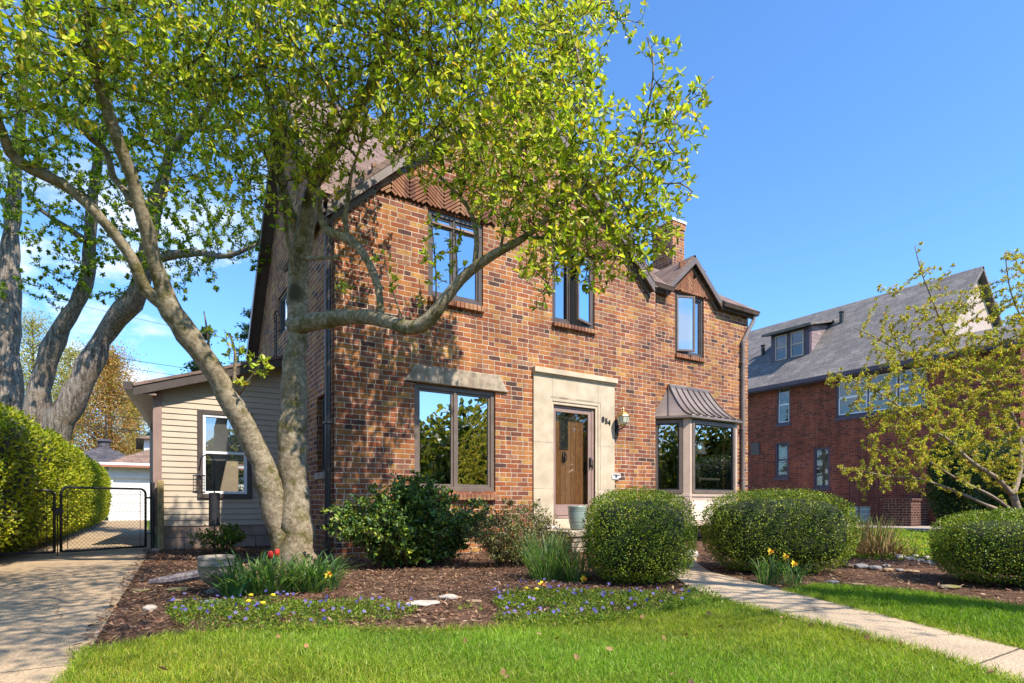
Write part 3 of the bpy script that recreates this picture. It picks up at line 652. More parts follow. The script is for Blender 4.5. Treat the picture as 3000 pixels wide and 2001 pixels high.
b = B(); b.box(7.86, 8.05, -.059, -.054, 1.372, 1.384); b.lathe([(.018,0),(.018,.012)], (7.95,-.06,1.345), 8); b.box(7.92, 7.98, -.061, -.055, 1.35, 1.366); b.build('slot_flap', M['black'], ms)
# ---- bay window
yb = -.35; bx0, bx1 = F(2019, 1400, yb)[0], F(2158, 1400, yb)[0]; wl = 9.16; wr = bx1 + .57
zt, zb = 2.66, .40
bay = thing
b = B(); base = [(wl, YR-.003), (bx0, yb), (bx1, yb), (wr, YR-.003)]
def ring(b, pts, z0, z1, off=0, mi=0): b.prism([(x, y, z0) for x, y in pts], (0, 0, z1-z0), mi)
ring(b, base, zb-.0, .99, 0)
def inset(k): return [(wl-k, YR-.002), (bx0-k*.42, yb-k), (bx1+k*.42, yb-k), (wr+k, YR-.002)]
ring(b, inset(.02), .965, 1.03); ring(b, inset(.02), zb-.05, zb+.03); hb = B(); ring(hb, inset(.012), 2.60, 2.70)
bayw = b.build('bay_window', M['taupe'], house, bevel=.004)
b = B()
for q0, q1 in ((.02, .49), (.53, .98)):
    x0 = bx0 + (bx1-bx0)*q0 + .05; x1 = bx0 + (bx1-bx0)*q1 - .02
    b.box(x0, x1, yb-.004, yb+.02, .47, .88)
c0, c1 = Vector((wl, YR, 0)), Vector((bx0, yb, 0)); dcan = (c1-c0).normalized(); ncan = Vector((-.72, -.69, 0)); ncan = Vector((dcan.y, -dcan.x, 0)); ncan = ncan if ncan.y < 0 else -ncan
Lc = (c1-c0).length
b.build('cream_panel', M['cream'], bayw); hb.build('head_board', M['taupe'], bayw)
mpC = lambda u, d, z: tuple(c0 + dcan*u - ncan*d + Vector((0, 0, z)))
b = B(); b.box(bx0-.0, bx0+.07, yb-.016, yb+.1, zb, 2.62); b.build('corner_post', M['taupe'], bayw); b = B(); b.box(bx1-.07, bx1, yb-.016, yb+.1, zb, 2.62)
b2 = B(mpC); b2.box(.0, .10, -.014, .1, .93, 2.62); b2.build('corner_post', M['taupe'], bayw); b2 = B(mpC); b2.box(Lc-.12, Lc+.004, -.016, .1, .45, 2.62)
b.build('corner_post', M['taupe'], bayw); b2.build('corner_post', M['taupe'], bayw)
e0, e1 = Vector((bx1, yb, 0)), Vector((wr, YR, 0)); de = (e1-e0).normalized(); ne = Vector((de.y, -de.x, 0))
mpE = lambda u, d, z: tuple(e0 + de*u - ne*d + Vector((0, 0, z)))
b3 = B(mpE); b3.box(0, .12, -.014, .1, .45, 2.62); b3.build('corner_post', M['taupe'], bayw); b3 = B(mpE); b3.box(Lc-.1, Lc, -.014, .1, .93, 2.62); b3.build('corner_post', M['taupe'], bayw)
def bay_light(mp, u0, u1, z0, z1, mat):
    b = B(mp); frame_rect(b, u0, u1, z0, z1, -.03, .06, .075); b.build('window_frame', M[mat], bayw, bevel=.004)
    b = B(mp); frame_rect(b, u0+.075, u1-.075, z0+.075, z1-.075, -.012, .03, .025); b.build('sash', M['black'], bayw)
    b = B(mp); b.add([(u0+.09,.005,z0+.09),(u1-.09,.005,z0+.09),(u1-.09,.005,z1-.09),(u0+.09,.005,z1-.09)], [(0,1,2,3)]); b.build('pane', M['glass_bay'], bayw, recalc=False)
bay_light(mpC, .11, Lc-.13, 1.03, 2.58, 'bronze_lit'); bay_light(lambda u, d, z: (u, yb+d, z), bx0+.075, bx1-.075, 1.03, 2.58, 'bronze_lit'); bay_light(mpE, .13, Lc-.11, 1.03, 2.58, 'bronze_lit')
# concave standing seam roof of the bay
tw0, tw1, tz, ez_ = 9.73, 11.02, 3.36, 2.66
eL, eFL, eFR, eR = (wl-.10, YR-.01), (bx0-.05, yb-.11), (bx1+.06, yb-.11), (wr+.10, YR-.01)
cur = lambda t: (t, (1-t)**2.1)      # t outwards 0..1, height fraction
Tn = 10; b = B()
def rp(a, t, top, eave): h = (1-t)**1.75; return (top[0]+(eave[0]-top[0])*t, top[1]+(eave[1]-top[1])*t, ez_+(tz-ez_)*h)
tops = [(tw0, YR-.02), (tw0, YR-.06), (tw1, YR-.06), (tw1, YR-.02)]; eaves = [eL, eFL, eFR, eR]
for k in range(3):
    for i in range(Tn):
        t0, t1 = i/Tn, (i+1)/Tn
        b.add([rp(0,t0,tops[k],eaves[k]), rp(0,t0,tops[k+1],eaves[k+1]), rp(0,t1,tops[k+1],eaves[k+1]), rp(0,t1,tops[k],eaves[k])], [(0,1,2,3)])
b.add([(*e, ez_-.0) for e in eaves] + [(*e, ez_-.045) for e in eaves], [(0,1,5,4),(1,2,6,5),(2,3,7,6),(7,6,5,4)])
b.box(tw0-.0, tw1, YR-.075, YR-.0, tz-.02, tz+.05)
br = b.build('bay_roof', M['copper'], bayw, smooth=False)
b = B()
for k in range(8):
    f_ = k/7 if k else 0
    tp = (tops[1][0]+(tops[2][0]-tops[1][0])*f_, tops[1][1]); ev = (eFL[0]+(eFR[0]-eFL[0])*f_, eFL[1])
    if k in (1, 2, 3, 4, 5, 6, 0, 7): b.tube([Vector(rp(0, i/Tn, tp, ev))+Vector((0,-.008,.012)) for i in range(Tn+1)], .013, 5)
for tp, ev in (((tw0, YR-.04), ((eL[0]+eFL[0])/2, (eL[1]+eFL[1])/2)),): b.tube([Vector(rp(0, i/Tn, tp, ev))+Vector((-.008,-.004,.01)) for i in range(Tn+1)], .011, 5)
b.build('roof_seam', M['bronze'], bayw)
# lamp and table seen through the bay
tb = thing('side_table', 'pale topped side table standing inside behind the bay window', 'table', (10.6, .0, .12))
b = B(); b.box(10.25, 10.95, -.18, .2, 1.335, 1.38); b.build('table_top', M['cream'], tb, bevel=.005)
for x in (10.28, 10.88):
    for y in (-.16, .14): b = B(); b.box(x, x+.04, y, y+.04, .12, 1.335); b.build('leg', M['bronze_lit'], tb)
tl = thing('table_lamp', 'table lamp with white cone shade behind the bay window glass', 'lamp', (10.42, .0, 1.38))
b = B(); b.lathe([(.08,0),(.08,.02),(.03,.04),(.05,.14),(.07,.22),(.03,.34),(.012,.36),(.012,.6)], (10.42,.0,1.38), 16); b.build('lamp_base', M['grey_pipe'], tl, smooth=True)
b = B(); b.lathe([(.20,1.90),(.19,1.92),(.11,2.19),(.105,2.19)], (10.42,.0,0), 24); b.build('lamp_shade', M['white_paint'], tl, smooth=True)

# ================================================================ porch, pot, stones on it
ps = thing('porch_step', 'brick porch step with flat stone slab in front of the door', 'step', (6.95, -.6, 0))
b = B(); b.box(5.9, 8.05, -1.18, -.062, .275, .36); b.build('slab', M['limestone2'] if 'limestone2' in M else M['rough_stone'], ps, bevel=.012)
b = B(); b.box(5.98, 7.98, -1.1, -.04, -.02, .274); b.build('riser', M['brick'], ps)
b = B()
for i in range(6):
    for j in range(3): b.box(5.97+i*.335+random.random()*.02, 6.28+i*.335+random.random()*.02, -1.135-random.random()*.02, -1.09, .01+j*.088, .088+j*.088)
b.build('facing_stone', M['rough_stone'], ps, bevel=.012)
b = B(); b.box(6.3, 7.65, -1.55, -1.16, -.02, .17); b.build('tread', M['rough_stone'], ps, bevel=.012)
m = N('pot_glaze'); z_ = m.sep(m.pos())[2]; band = m.noise(5, 4, m.comb(0, 0, m.math('ADD', m.math('MULTIPLY', z_, 3.2), m.math('MULTIPLY', m.noise(4, 3), .22))))
M['pot'] = m.end(m.pbr(m.ramp(band, [(.3, (.10, .075, .05)), (.42, (.17, .22, .19)), (.5, (.28, .36, .32)), (.57, (.13, .19, .18)), (.66, (.30, .25, .17))]), .3))
px_, py_ = 6.42, -.72
pot = thing('flower_pot', 'tall green and brown glazed pot on the porch slab by the door', 'plant pot', (px_, py_, .36))
b = B(); b.lathe([(.095,0),(.115,.03),(.145,.16),(.158,.29),(.158,.38),(.166,.395),(.166,.42),(.145,.42),(.14,.36)], (px_,py_,.36), 28); b.build('pot_body', M['pot'], pot, smooth=True)
b = B(); b.lathe([(.141,.375),(.0,.385)], (px_,py_,.36), 16); b.build('soil', M['mulch'], pot)

# ================================================================ foliage kit
def unit(a): return a / (np.linalg.norm(a, axis=1, keepdims=True) + 1e-9)
def leaves(name, P, A, Nn, L, Wd, C, mat, parent, shape='leaf', fold=.18):
    """one mesh of many small leaves: base points P, axes A, face normals Nn, lengths, widths, colours"""
    n = len(P); A = unit(A); Sd = unit(np.cross(A, Nn)); U = np.cross(Sd, A)
    L = np.broadcast_to(L, n)[:, None]; Wd = np.broadcast_to(Wd, n)[:, None]
    if shape == 'leaf':
        T = [(0,0,0),(.38,.42,1),(.75,.40,1),(1,0,.2),(.75,-.40,1),(.38,-.42,1)]; Q = [(0,3,2,1),(0,5,4,3)]; tri = None
        V = np.stack([P + A*L*a + Sd*Wd*s_ + U*Wd*fold*k for a, s_, k in T], 1)
    elif shape == 'quad':
        T = [(0,0),(.5,.5),(1,0),(.5,-.5)]; Q = [(0,3,2,1)]; tri = None
        V = np.stack([P + A*L*a + Sd*Wd*s_ for a, s_ in T], 1)
    elif shape == 'blade':      # grass: straight foot, bent tip
        T = [(0,.5,0),(0,-.5,0),(.55,.42,0),(.55,-.42,0),(1,0,1)]; Q = [(0,1,3,2)]; tri = [(2,3,4)]
        V = np.stack([P + A*L*a + Sd*Wd*s_ + U*L*fold*k for a, s_, k in T], 1)
    nv = V.shape[1]; base = (np.arange(n)*nv)[:, None, None]
    quads = (base + np.array(Q)[None]).reshape(-1, 4); tris = None if tri is None else (base + np.array(tri)[None]).reshape(-1, 3)
    return np_mesh(name, V.reshape(-1, 3), quads, mat, parent, np.repeat(np.asarray(C), nv, 0), tris=tris)
def palette(n, cols, jitter=.18, rng=RNG):
    c = np.array(cols)[rng.integers(0, len(cols), n)]
    return np.clip(c * (1 + rng.normal(0, jitter, (n, 1))) * (1 + rng.normal(0, .05, (n, 3))), .003, 1)
def rdir(n, up=0., rng=RNG):
    d = rng.normal(0, 1, (n, 3)); d[:, 2] += up; return unit(d)
def in_poly(P, poly):
    x, y = P[:, 0], P[:, 1]; r = np.zeros(len(P), bool); n = len(poly)
    for i in range(n):
        x0, y0 = poly[i]; x1, y1 = poly[(i+1) % n]
        c = ((y0 > y) != (y1 > y)) & (x < (x1-x0)*(y-y0)/(y1-y0+1e-12)+x0); r ^= c
    return r
def scatter(poly, dens, wmin=None, rng=RNG):
    p = np.array(poly); lo, hi = p.min(0), p.max(0); n = int((hi-lo).prod()*dens)
    q = rng.uniform(lo, hi, (n, 2)); return q[in_poly(q, poly)]
def vnoise(P, sc_, seed=0):
    """cheap smooth noise for clumping"""
    r = np.random.default_rng(seed); out = np.zeros(len(P))
    for k in range(5):
        d = r.normal(0, 1, P.shape[1])*sc_*(1+.4*k); out += np.sin(P@d + r.uniform(0, 6.28))
    return out/5

# ---- skeleton growth
def catmull(pts, rad, step):
    P = [Vector(p) for p in pts]; out = []; rr = []
    for i in range(len(P)-1):
        p0, p1, p2, p3 = P[max(i-1,0)], P[i], P[i+1], P[min(i+2,len(P)-1)]
        n = max(2, int((p2-p1).length/step))
        for k in range(n):
            t_ = k/n; t2, t3 = t_*t_, t_**3
            out.append(.5*((2*p1)+(p2-p0)*t_+(2*p0-5*p1+4*p2-p3)*t2+(3*p1-p0-3*p2+p3)*t3)); rr.append(rad[i]+(rad[i+1]-rad[i])*t_)
    out.append(P[-1]); rr.append(rad[-1]); return out, rr
class Tree:
    def __init__(s, seed): s.p = []; s.par = []; s.r = []; s.limb = B(); s.rng = np.random.default_rng(seed); s.nl = 0
    def limb_path(s, pts, rad, n=12, step=.12, wob=.05):
        P, R = catmull(pts, rad, step); prev = -1
        if s.p:
            kd = kdtree.KDTree(len(s.p)); [kd.insert(q, i) for i, q in enumerate(s.p)]; kd.balance(); _, prev, _ = kd.find(P[0])
        for q, r_ in zip(P, R):
            s.p.append(q); s.par.append(prev); s.r.append(r_); prev = len(s.p)-1
        P = [q + Vector(s.rng.normal(0, .055, 3))*r_ if 0 < i_ < len(P)-1 else q for i_, (q, r_) in enumerate(zip(P, R))]
        ph_ = s.rng.uniform(0, 6, 3); R2 = [r_*(1+s.rng.normal(0, wob)+.05*math.sin(i_*.9+ph_[0])+.05*math.sin(i_*.37+ph_[1])) for i_, r_ in enumerate(R)]
        s.limb.tube(P, R2, n)
    def grow(s, att, step, kill, iters=40, infl=3., jit=.25, skip_r=1e9):
        s.nl = len(s.p); att = [Vector(a) for a in att]; alive = list(range(len(att))); stall = 0
        for it in range(iters):
            idx = [i for i in range(len(s.p)) if i >= s.nl or s.r[i] < skip_r]
            kd = kdtree.KDTree(len(idx))
            for i in idx: kd.insert(s.p[i], i)
            kd.balance(); pull = {}; nxt = []
            for a in alive:
                q, i, d = kd.find(att[a])
                if d < kill: continue
                nxt.append(a)
                if d < infl: pull.setdefault(i, Vector((0,0,0))); pull[i] += (att[a]-q).normalized()
            alive = nxt
            if not pull: break
            for i, v in pull.items():
                d = v.normalized() + Vector(s.rng.normal(0, jit, 3)); d.normalize()
                s.p.append(s.p[i] + d*step); s.par.append(i); s.r.append(0)
        # radii of the grown twigs
        n = len(s.p); s.kids = [[] for _ in range(n)]
        for i in range(n):
            if s.par[i] >= 0: s.kids[s.par[i]].append(i)
    def radii(s, tip, ex=2.3):
        n = len(s.p); acc = [0.]*n
        for i in range(n-1, s.nl-1, -1):
            if acc[i] == 0: acc[i] = tip**ex
            s.r[i] = acc[i]**(1/ex)
            q = s.par[i]
            if q >= s.nl: acc[q] += acc[i]
        for i in range(s.nl, n):
            q = s.par[i]
            if q >= 0: s.r[i] = min(s.r[i], s.r[q]*.8 if q < s.nl else s.r[q])
    def twig_mesh(s, name, mat, parent, nn=4):
        I = np.arange(s.nl, len(s.p)); P = np.array(s.p, np.float32); R = np.array(s.r, np.float32); par = np.array(s.par)
        q = par[I]; a, c = P[q], P[I]; ra = np.minimum(R[q], R[I]*1.35); rc = R[I]
        d = unit(c-a); ref = np.tile([[.31,.62,.72]], (len(I),1)); s1 = unit(np.cross(d, ref)); s2 = np.cross(d, s1)
        ring = [(math.cos(2*PI*k/nn), math.sin(2*PI*k/nn)) for k in range(nn)]
        V = np.stack([a + (s1*x+s2*y)*ra[:,None] for x, y in ring] + [c + (s1*x+s2*y)*rc[:,None] for x, y in ring], 1).reshape(-1, 3)
        Q = np.array([(k, (k+1) % nn, nn+(k+1) % nn, nn+k) for k in range(nn)])
        return np_mesh(name, V, (np.arange(len(I))[:,None,None]*2*nn + Q[None]).reshape(-1,4), mat, parent)
    def leaf_sites(s, rmax):
        I = np.array([i for i in range(s.nl, len(s.p)) if s.r[i] <= rmax]); P = np.array(s.p, np.float32); par = np.array(s.par)
        tip = np.array([len(s.kids[i]) == 0 for i in I]); return P[I], unit(P[I]-P[par[I]]), tip, P[par[I]]
def blob_points(blobs, n100, rng, squash=1.):
    out = []
    for dx, dy, d, r, *k in blobs:
        c = WD(dx, dy, d); rm = r*K*d/FL; n = max(3, int(n100*(r/100)**2*(k[0] if k else 1)))
        q = rdir(n, 0, rng)*(rng.random((n,1))**(1/3))*rm; q[:,1] *= squash; out.append(q+np.array(c))
    return np.concatenate(out)
# ================================================================ front magnolia
mag = thing('magnolia_tree', 'twin stemmed smooth barked tree with fresh yellow green leaves before the brick house', 'tree', (1.88, -.56, 0))
T = Tree(3)
def limb(pts, n=12, step=.12, wob=.04, tree=T):
    tree.limb_path([WD(x, y, d) for x, y, w_, d in pts], [w_*(.86 if tree is T else 1)*K*d/FL/2 for x, y, w_, d in pts], n, step, wob)
limb([(688,1318,118,7.78),(684,1280,96,7.76),(680,1220,84,7.75),(676,1130,78,7.75),(673,1050,74,7.75),(675,950,70,7.75),(677,860,60,7.75),(681,790,56,7.75),(684,720,58,7.75),(684,650,55,7.78),(690,580,52,7.75),(700,530,46,7.7),(714,450,36,7.6),(738,380,32,7.4),(790,300,28,7.1),(845,210,25,6.9),(880,130,23,6.7),(896,60,20,6.6),(900,-60,18,6.5),(930,-220,12,6.3),(960,-380,7,6.1)], 18)
limb([(694,545,34,7.72),(668,500,30,7.7),(650,440,28,7.6),(634,320,24,7.45),(620,240,22,7.3),(602,170,19,7.2),(596,90,16,7.1),(575,-40,13,7.0),(550,-200,8,6.9)])
limb([(672,748,52,7.72),(705,742,46,7.6),(745,736,42,7.4),(800,728,40,7.1),(860,730,38,6.8),(910,745,39,6.55),(945,753,38,6.4),(985,735,33,6.3),(1020,690,31,6.25),(1060,640,29,6.2),(1110,600,26,6.1),(1160,570,22,6.0),(1205,545,20,5.95),(1260,500,16,5.9),(1320,450,13,5.85),(1390,410,11,5.8),(1450,375,8,5.8)], 14)
limb([(875,730,18,6.75),(868,660,19,6.85),(848,605,20,6.9),(820,566,22,6.95),(797,548,26,7.0),(770,536,26,7.0),(748,526,22,7.05),(735,490,14,7.0),(730,430,9,6.9)])
limb([(797,552,15,7.0),(793,500,14,6.95),(799,455,12,6.9),(806,400,9,6.8),(830,330,6,6.6)], 8)
limb([(690,590,14,7.7),(700,589,12,7.5),(717,594,11,7.4),(750,591,10,7.3),(774,591,9,7.25),(790,570,5,7.2)], 8)
limb([(678,640,13,7.7),(668,590,13,7.55),(658,535,12,7.5),(655,496,11,7.45),(645,430,7,7.4)], 8)
limb([(1088,622,14,6.15),(1095,560,14,6.1),(1089,513,13,6.1),(1075,476,12,6.15),(1058,455,11,6.2),(1010,405,9,6.25),(965,352,7,6.3),(930,335,4,6.35)], 8)
limb([(1148,578,9,6.02),(1160,517,8,6.0),(1180,450,6,5.98),(1205,375,5,5.95)], 8)
for p_ in ([(1000,700,5,6.28),(1001,640,4,6.25),(996,560,3,6.25),(988,495,2,6.25)],[(1048,650,5,6.2),(1049,600,4,6.2),(1044,530,3,6.2),(1046,490,2,6.2)],[(930,748,5,6.45),(905,680,4,6.5),(885,610,3,6.55),(878,560,2,6.6)],[(960,748,4,6.4),(968,700,3,6.4),(962,640,2,6.4)],[(820,728,4,7.0),(800,690,3,7.0),(775,650,2,7.0)]): limb(p_, 5)
limb([(1320,450,8,5.85),(1345,520,7,5.8),(1350,590,4,5.75),(1345,640,3,5.75)], 6); limb([(1390,410,7,5.8),(1440,480,6,5.75),(1455,560,4,5.75),(1440,630,3,5.75)], 6)
limb([(1205,545,8,5.95),(1257,545,7,5.85),(1272,558,6,5.82),(1270,622,4,5.8),(1245,672,3,5.8)], 6)
limb([(668,1300,76,7.74),(641,1210,66,7.7),(622,1130,66,7.66),(600,1060,62,7.58),(572,1005,60,7.5),(535,930,58,7.35),(495,860,57,7.2),(455,800,56,7.05),(412,740,56,6.9),(385,695,52,6.8),(356,600,38,6.6),(330,500,36,6.4),(300,400,34,6.2),(265,310,32,6.0),(235,220,27,5.9),(218,150,23,5.8),(200,60,20,5.7),(188,-60,17,5.6),(175,-220,10,5.5)], 16)
limb([(415,742,40,6.9),(380,700,42,6.8),(335,664,36,6.65),(311,610,31,6.5),(280,560,28,6.4),(230,500,27,6.2),(170,440,27,6.1),(100,400,27,5.9),(40,370,27,5.8),(14,330,26,5.7),(-2,285,24,5.6),(-50,190,20,5.5),(-120,60,14,5.4)], 14)
limb([(303,470,20,6.3),(287,437,18,6.35),(259,405,18,6.4),(245,350,17,6.4),(210,320,16,6.35),(189,297,16,6.3),(140,259,15,6.2),(88,238,14,6.1),(40,228,11,6.0),(14,246,7,5.9)], 8)
limb([(602,165,10,7.2),(560,178,11,7.05),(517,182,12,6.9),(455,187,11,6.7),(392,175,10,6.5),(335,147,8,6.4),(287,120,6,6.3)], 8)
limb([(896,70,14,6.6),(925,95,13,6.5),(960,118,11,6.4),(1010,135,8,6.3),(1080,120,5,6.2)], 8)
limb([(1260,500,9,5.9),(1300,420,8,5.85),(1330,330,7,5.85),(1345,240,6,5.9),(1330,140,5,6.0),(1300,40,4,6.1)], 8)
limb([(1390,410,8,5.8),(1440,390,7,5.75),(1470,330,6,5.7),(1490,240,5,5.7),(1500,150,4,5.7),(1485,85,3,5.7)], 6)
limb([(1470,330,5,5.7),(1530,320,4.5,5.7),(1560,250,4,5.7),(1600,220,3,5.7),(1638,175,2.5,5.7)], 6)
limb([(1450,375,6,5.8),(1510,420,5,5.75),(1560,420,4,5.75),(1590,440,3,5.75)], 6)
limb([(540,905,12,7.3),(538,860,9,7.25),(540,810,7,7.25),(527,765,5,7.25)], 6); limb([(482,850,8,7.15),(480,800,7,7.15),(474,750,5,7.15),(468,715,3,7.15)], 6)
limb([(548,905,9,7.3),(580,860,6,7.2),(600,835,4,7.2)], 6)
T.limb.build('trunk', M['bark'], mag, smooth=True)
MB_ = [(1000,640,6.25,22,3),(997,580,6.25,20,3),(990,520,6.25,22,3),(1048,610,6.2,18,3),(1045,545,6.2,20,3),(900,660,6.5,20,2),(885,600,6.55,20,2),(968,690,6.4,18,2),(785,660,7,22,2),(537,810,7.25,22,9),(528,775,7.25,16,9),(478,770,7.15,16,9),(470,725,7.15,14,9),(595,840,7.2,24,9),(690,350,7.3,40),(560,880,7.25,18,2),(60,80,5.2,120),(200,60,5.6,120),(120,190,5.6,110),(330,90,6,130),(300,230,6.2,100),(460,80,6.3,130),(440,250,6.6,110),(560,140,6.6,120),(580,300,6.9,110),(520,400,7.0,80),(60,330,5.8,70,.6),
 (680,80,6.7,130),(700,230,6.8,130),(820,80,6.5,130),(830,230,6.6,120),(950,90,6.3,130),(960,240,6.3,120),(1080,100,6.2,130),(1090,240,6.1,120),(1200,120,6.1,120),(1220,260,6,120),(1310,60,6.2,85),(1320,190,6,80),
 (700,350,7,80,.7),(780,340,6.8,80,.7),(750,430,6.9,50,.5),(960,330,6.3,90),(1040,330,6.2,90),(1130,370,6,100,1.3),(1050,400,6.1,60),(1170,450,5.9,85,1.5),(1250,380,5.9,110,1.7),(1350,320,5.8,100,1.5),(1350,440,5.8,100,2),(1250,490,5.9,70,2),(1420,520,5.8,80,2),(1450,400,5.8,90,1.6),(1520,330,5.75,75,1.1),(1300,520,6.0,60,2),(1480,480,5.8,70,1.6),(1550,260,5.7,55,.7),(1490,250,5.7,45,.8),(1500,560,5.8,50),(1500,460,5.8,60),
 (1230,600,5.8,45),(1290,565,5.8,55),(1340,600,5.8,45),(1240,660,5.8,26),(1440,620,5.8,36),(1390,570,5.8,48),(1530,190,5.7,40,.8),(1490,120,5.7,30),(1550,110,5.7,26),(1605,215,5.7,30),(1600,300,5.7,28),(1575,420,5.75,36),
 (1260,590,5.75,60,2),(1320,560,5.8,60,2),(1400,560,5.75,60,2),(1460,590,5.75,50,2),(1360,640,5.75,36,2),(1520,510,5.75,55),(1225,630,5.8,36),(1180,530,5.95,50),(1240,690,5.8,20),(990,590,6.2,30,.8),(1040,600,6.2,25,.7),(640,480,7.2,50,.5),
 (200,-160,5.4,170,.5),(520,-160,6.2,180,.5),(820,-170,6.3,180,.5),(1120,-150,6.0,170,.5),(-60,120,5.2,120,.6),(620,-20,6.4,150,.6),(940,-40,6.2,150,.6)]
WB = [(3.2,-2.4,6.0),(4.2,-1.8,5.4),(4.0,-2.8,6.2),(3.0,-1.2,6.2),(4.6,-2.4,6.4),(3.6,-3.2,6.8),(2.4,-1.8,6.0),(4.7,-3.2,6.9),(2.2,-2.8,6.6),(1.6,-1.6,5.2),(1.2,-2.6,5.8)]
rg_ = np.random.default_rng(15)
deep = np.concatenate([np.array(c) + rdir(150, 0, rg_)*(rg_.random((150,1))**(1/3))*.62 for c in WB])
T.grow(np.concatenate([blob_points(MB_, 230, np.random.default_rng(5)), deep]), .072, .078, 80, jit=.35, skip_r=.05)
T.radii(.0026); T.twig_mesh('twig', M['twig'], mag)
LEAFC = [(.46,.53,.04),(.55,.60,.07),(.36,.46,.035),(.62,.62,.14),(.20,.30,.02),(.50,.55,.06),(.56,.43,.06),(.14,.22,.018),(.42,.50,.045)]
def dress(tree, name, par, rmax, per, L, Wd, cols, mat, seed, tipn=5, fold=.18, keep=1., shape='leaf', spread=.9):
    rng = np.random.default_rng(seed); P, D, tip, P0 = tree.leaf_sites(rmax); ok = rng.random(len(P)) < keep; P, D, tip, P0 = P[ok], D[ok], tip[ok], P0[ok]
    rep = np.where(tip, tipn, per); i = np.repeat(np.arange(len(P)), rep); n = len(i)
    t_ = rng.random((n,1)); pos = P0[i]*(1-t_) + P[i]*t_ + rng.normal(0, L*.25, (n,3)); pos[tip[i]] = P[i][tip[i]] + rng.normal(0, .004, (tip[i].sum(),3))
    A = unit(D[i]*.6 + rdir(n, .35, rng)*spread); Nn = unit(rdir(n, .9, rng)*.9 + np.array([SUN])*.6)
    l = L*rng.uniform(.55, 1.25, n); return leaves(name, pos, A, Nn, l, l*Wd*rng.uniform(.8,1.2,n), palette(n, cols, .2, rng), mat, par, shape, fold)
dress(T, 'crown', mag, .012, 2, .077, .47, LEAFC, M['leaf'], 8, 7, spread=1.2)

# ================================================================ big furrowed tree behind, left
map_ = thing('furrowed_tree', 'large rough grey barked tree with three leaning trunks behind the hedge', 'tree', (*G(90, 1500, 0)[:2], 0) if 0 else (-1.5, 8.2, 0))
R = Tree(4)
limb([(5,1250,76,16),(14,1080,64,16),(20,960,58,16),(17,800,50,16),(18,700,51,16),(22,610,37,16),(30,480,29,16),(40,360,24,15.8),(50,240,19,15.5),(70,60,13,15),(90,-120,7,15)], 16, .3, .07, R)
limb([(12,720,35,16),(-6,660,32,15.9),(-40,580,27,15.8),(-80,480,21,15.5)], 12, .3, .07, R)
limb([(62,1250,58,15.6),(72,1060,52,15.6),(80,960,46,15.6),(98,860,42,15.6),(128,780,38,15.5),(158,725,34,15.4),(185,680,33,15.3),(203,620,29,15.2),(206,545,26,15),(212,460,22,14.8),(226,360,18,14.5),(250,240,12,14),(270,100,7,13.6)], 14, .3, .07, R)
limb([(90,1180,65,15),(128,1000,58,15),(160,930,53,15),(205,840,50,15),(246,760,45,15),(285,712,42,14.8),(318,670,39,14.6),(338,590,35,14.4),(350,500,32,14.2),(372,420,29,14),(392,345,24,13.8),(385,250,19,13.5),(370,130,13,13)], 16, .3, .07, R)
limb([(392,350,22,13.8),(430,305,19,13.4),(470,260,14,13),(520,190,10,12.6),(560,90,6,12.4)], 10, .25, .06, R)
limb([(336,600,24,14.4),(367,591,21,13.8),(444,580,16,13.2),(521,588,11,12.8),(590,560,6,12.5)], 10, .25, .06, R)
limb([(207,560,18,15),(150,520,13,14.5),(90,480,8,14)], 8, .25, .06, R)
R.limb.build('trunk', M['rough_bark'], map_, smooth=True)
RB = [(160,560,14.2,90),(260,530,14,80),(330,400,13.5,120),(430,340,13,110),(520,420,12.8,100),(600,470,12.6,80),(450,500,13,90),(540,540,12.7,70),(600,600,12.5,40),(180,640,15,50),(290,620,14,50,.7),(400,560,13.4,70),(250,690,14.6,35),(350,650,14,45,.8),(480,600,13,45),(120,600,14.5,60),(60,640,15,45,.6),(200,560,14.4,80),(330,560,13.6,80),(420,620,13.2,60),(560,500,12.7,80),(620,540,12.6,50),(480,470,13,90),(250,440,14,100),(150,680,15,30),(500,650,12.9,24),(430,640,13,22),
      (100,420,14,100),(60,520,14,60,.6),(200,330,14,130),(300,200,13.4,140),(450,180,12.8,130),(100,250,14.5,130),(20,120,14.5,130),(200,80,13.5,140),(380,40,13,140),(560,270,12.6,100),(630,400,12.5,60),(-40,420,15,90)]
R.grow(blob_points(RB, 120, np.random.default_rng(9)), .2, .26, 40, jit=.4, skip_r=.2)
R.radii(.004); R.twig_mesh('twig', M['twig'], map_)
dress(R, 'crown', map_, .03, 26, .078, .5, [(.17,.26,.016),(.25,.34,.02),(.12,.20,.014),(.31,.38,.025),(.2,.26,.02)], M['leaf'], 11, 44, spread=1.2)
print('nodes', len(T.p), len(R.p))

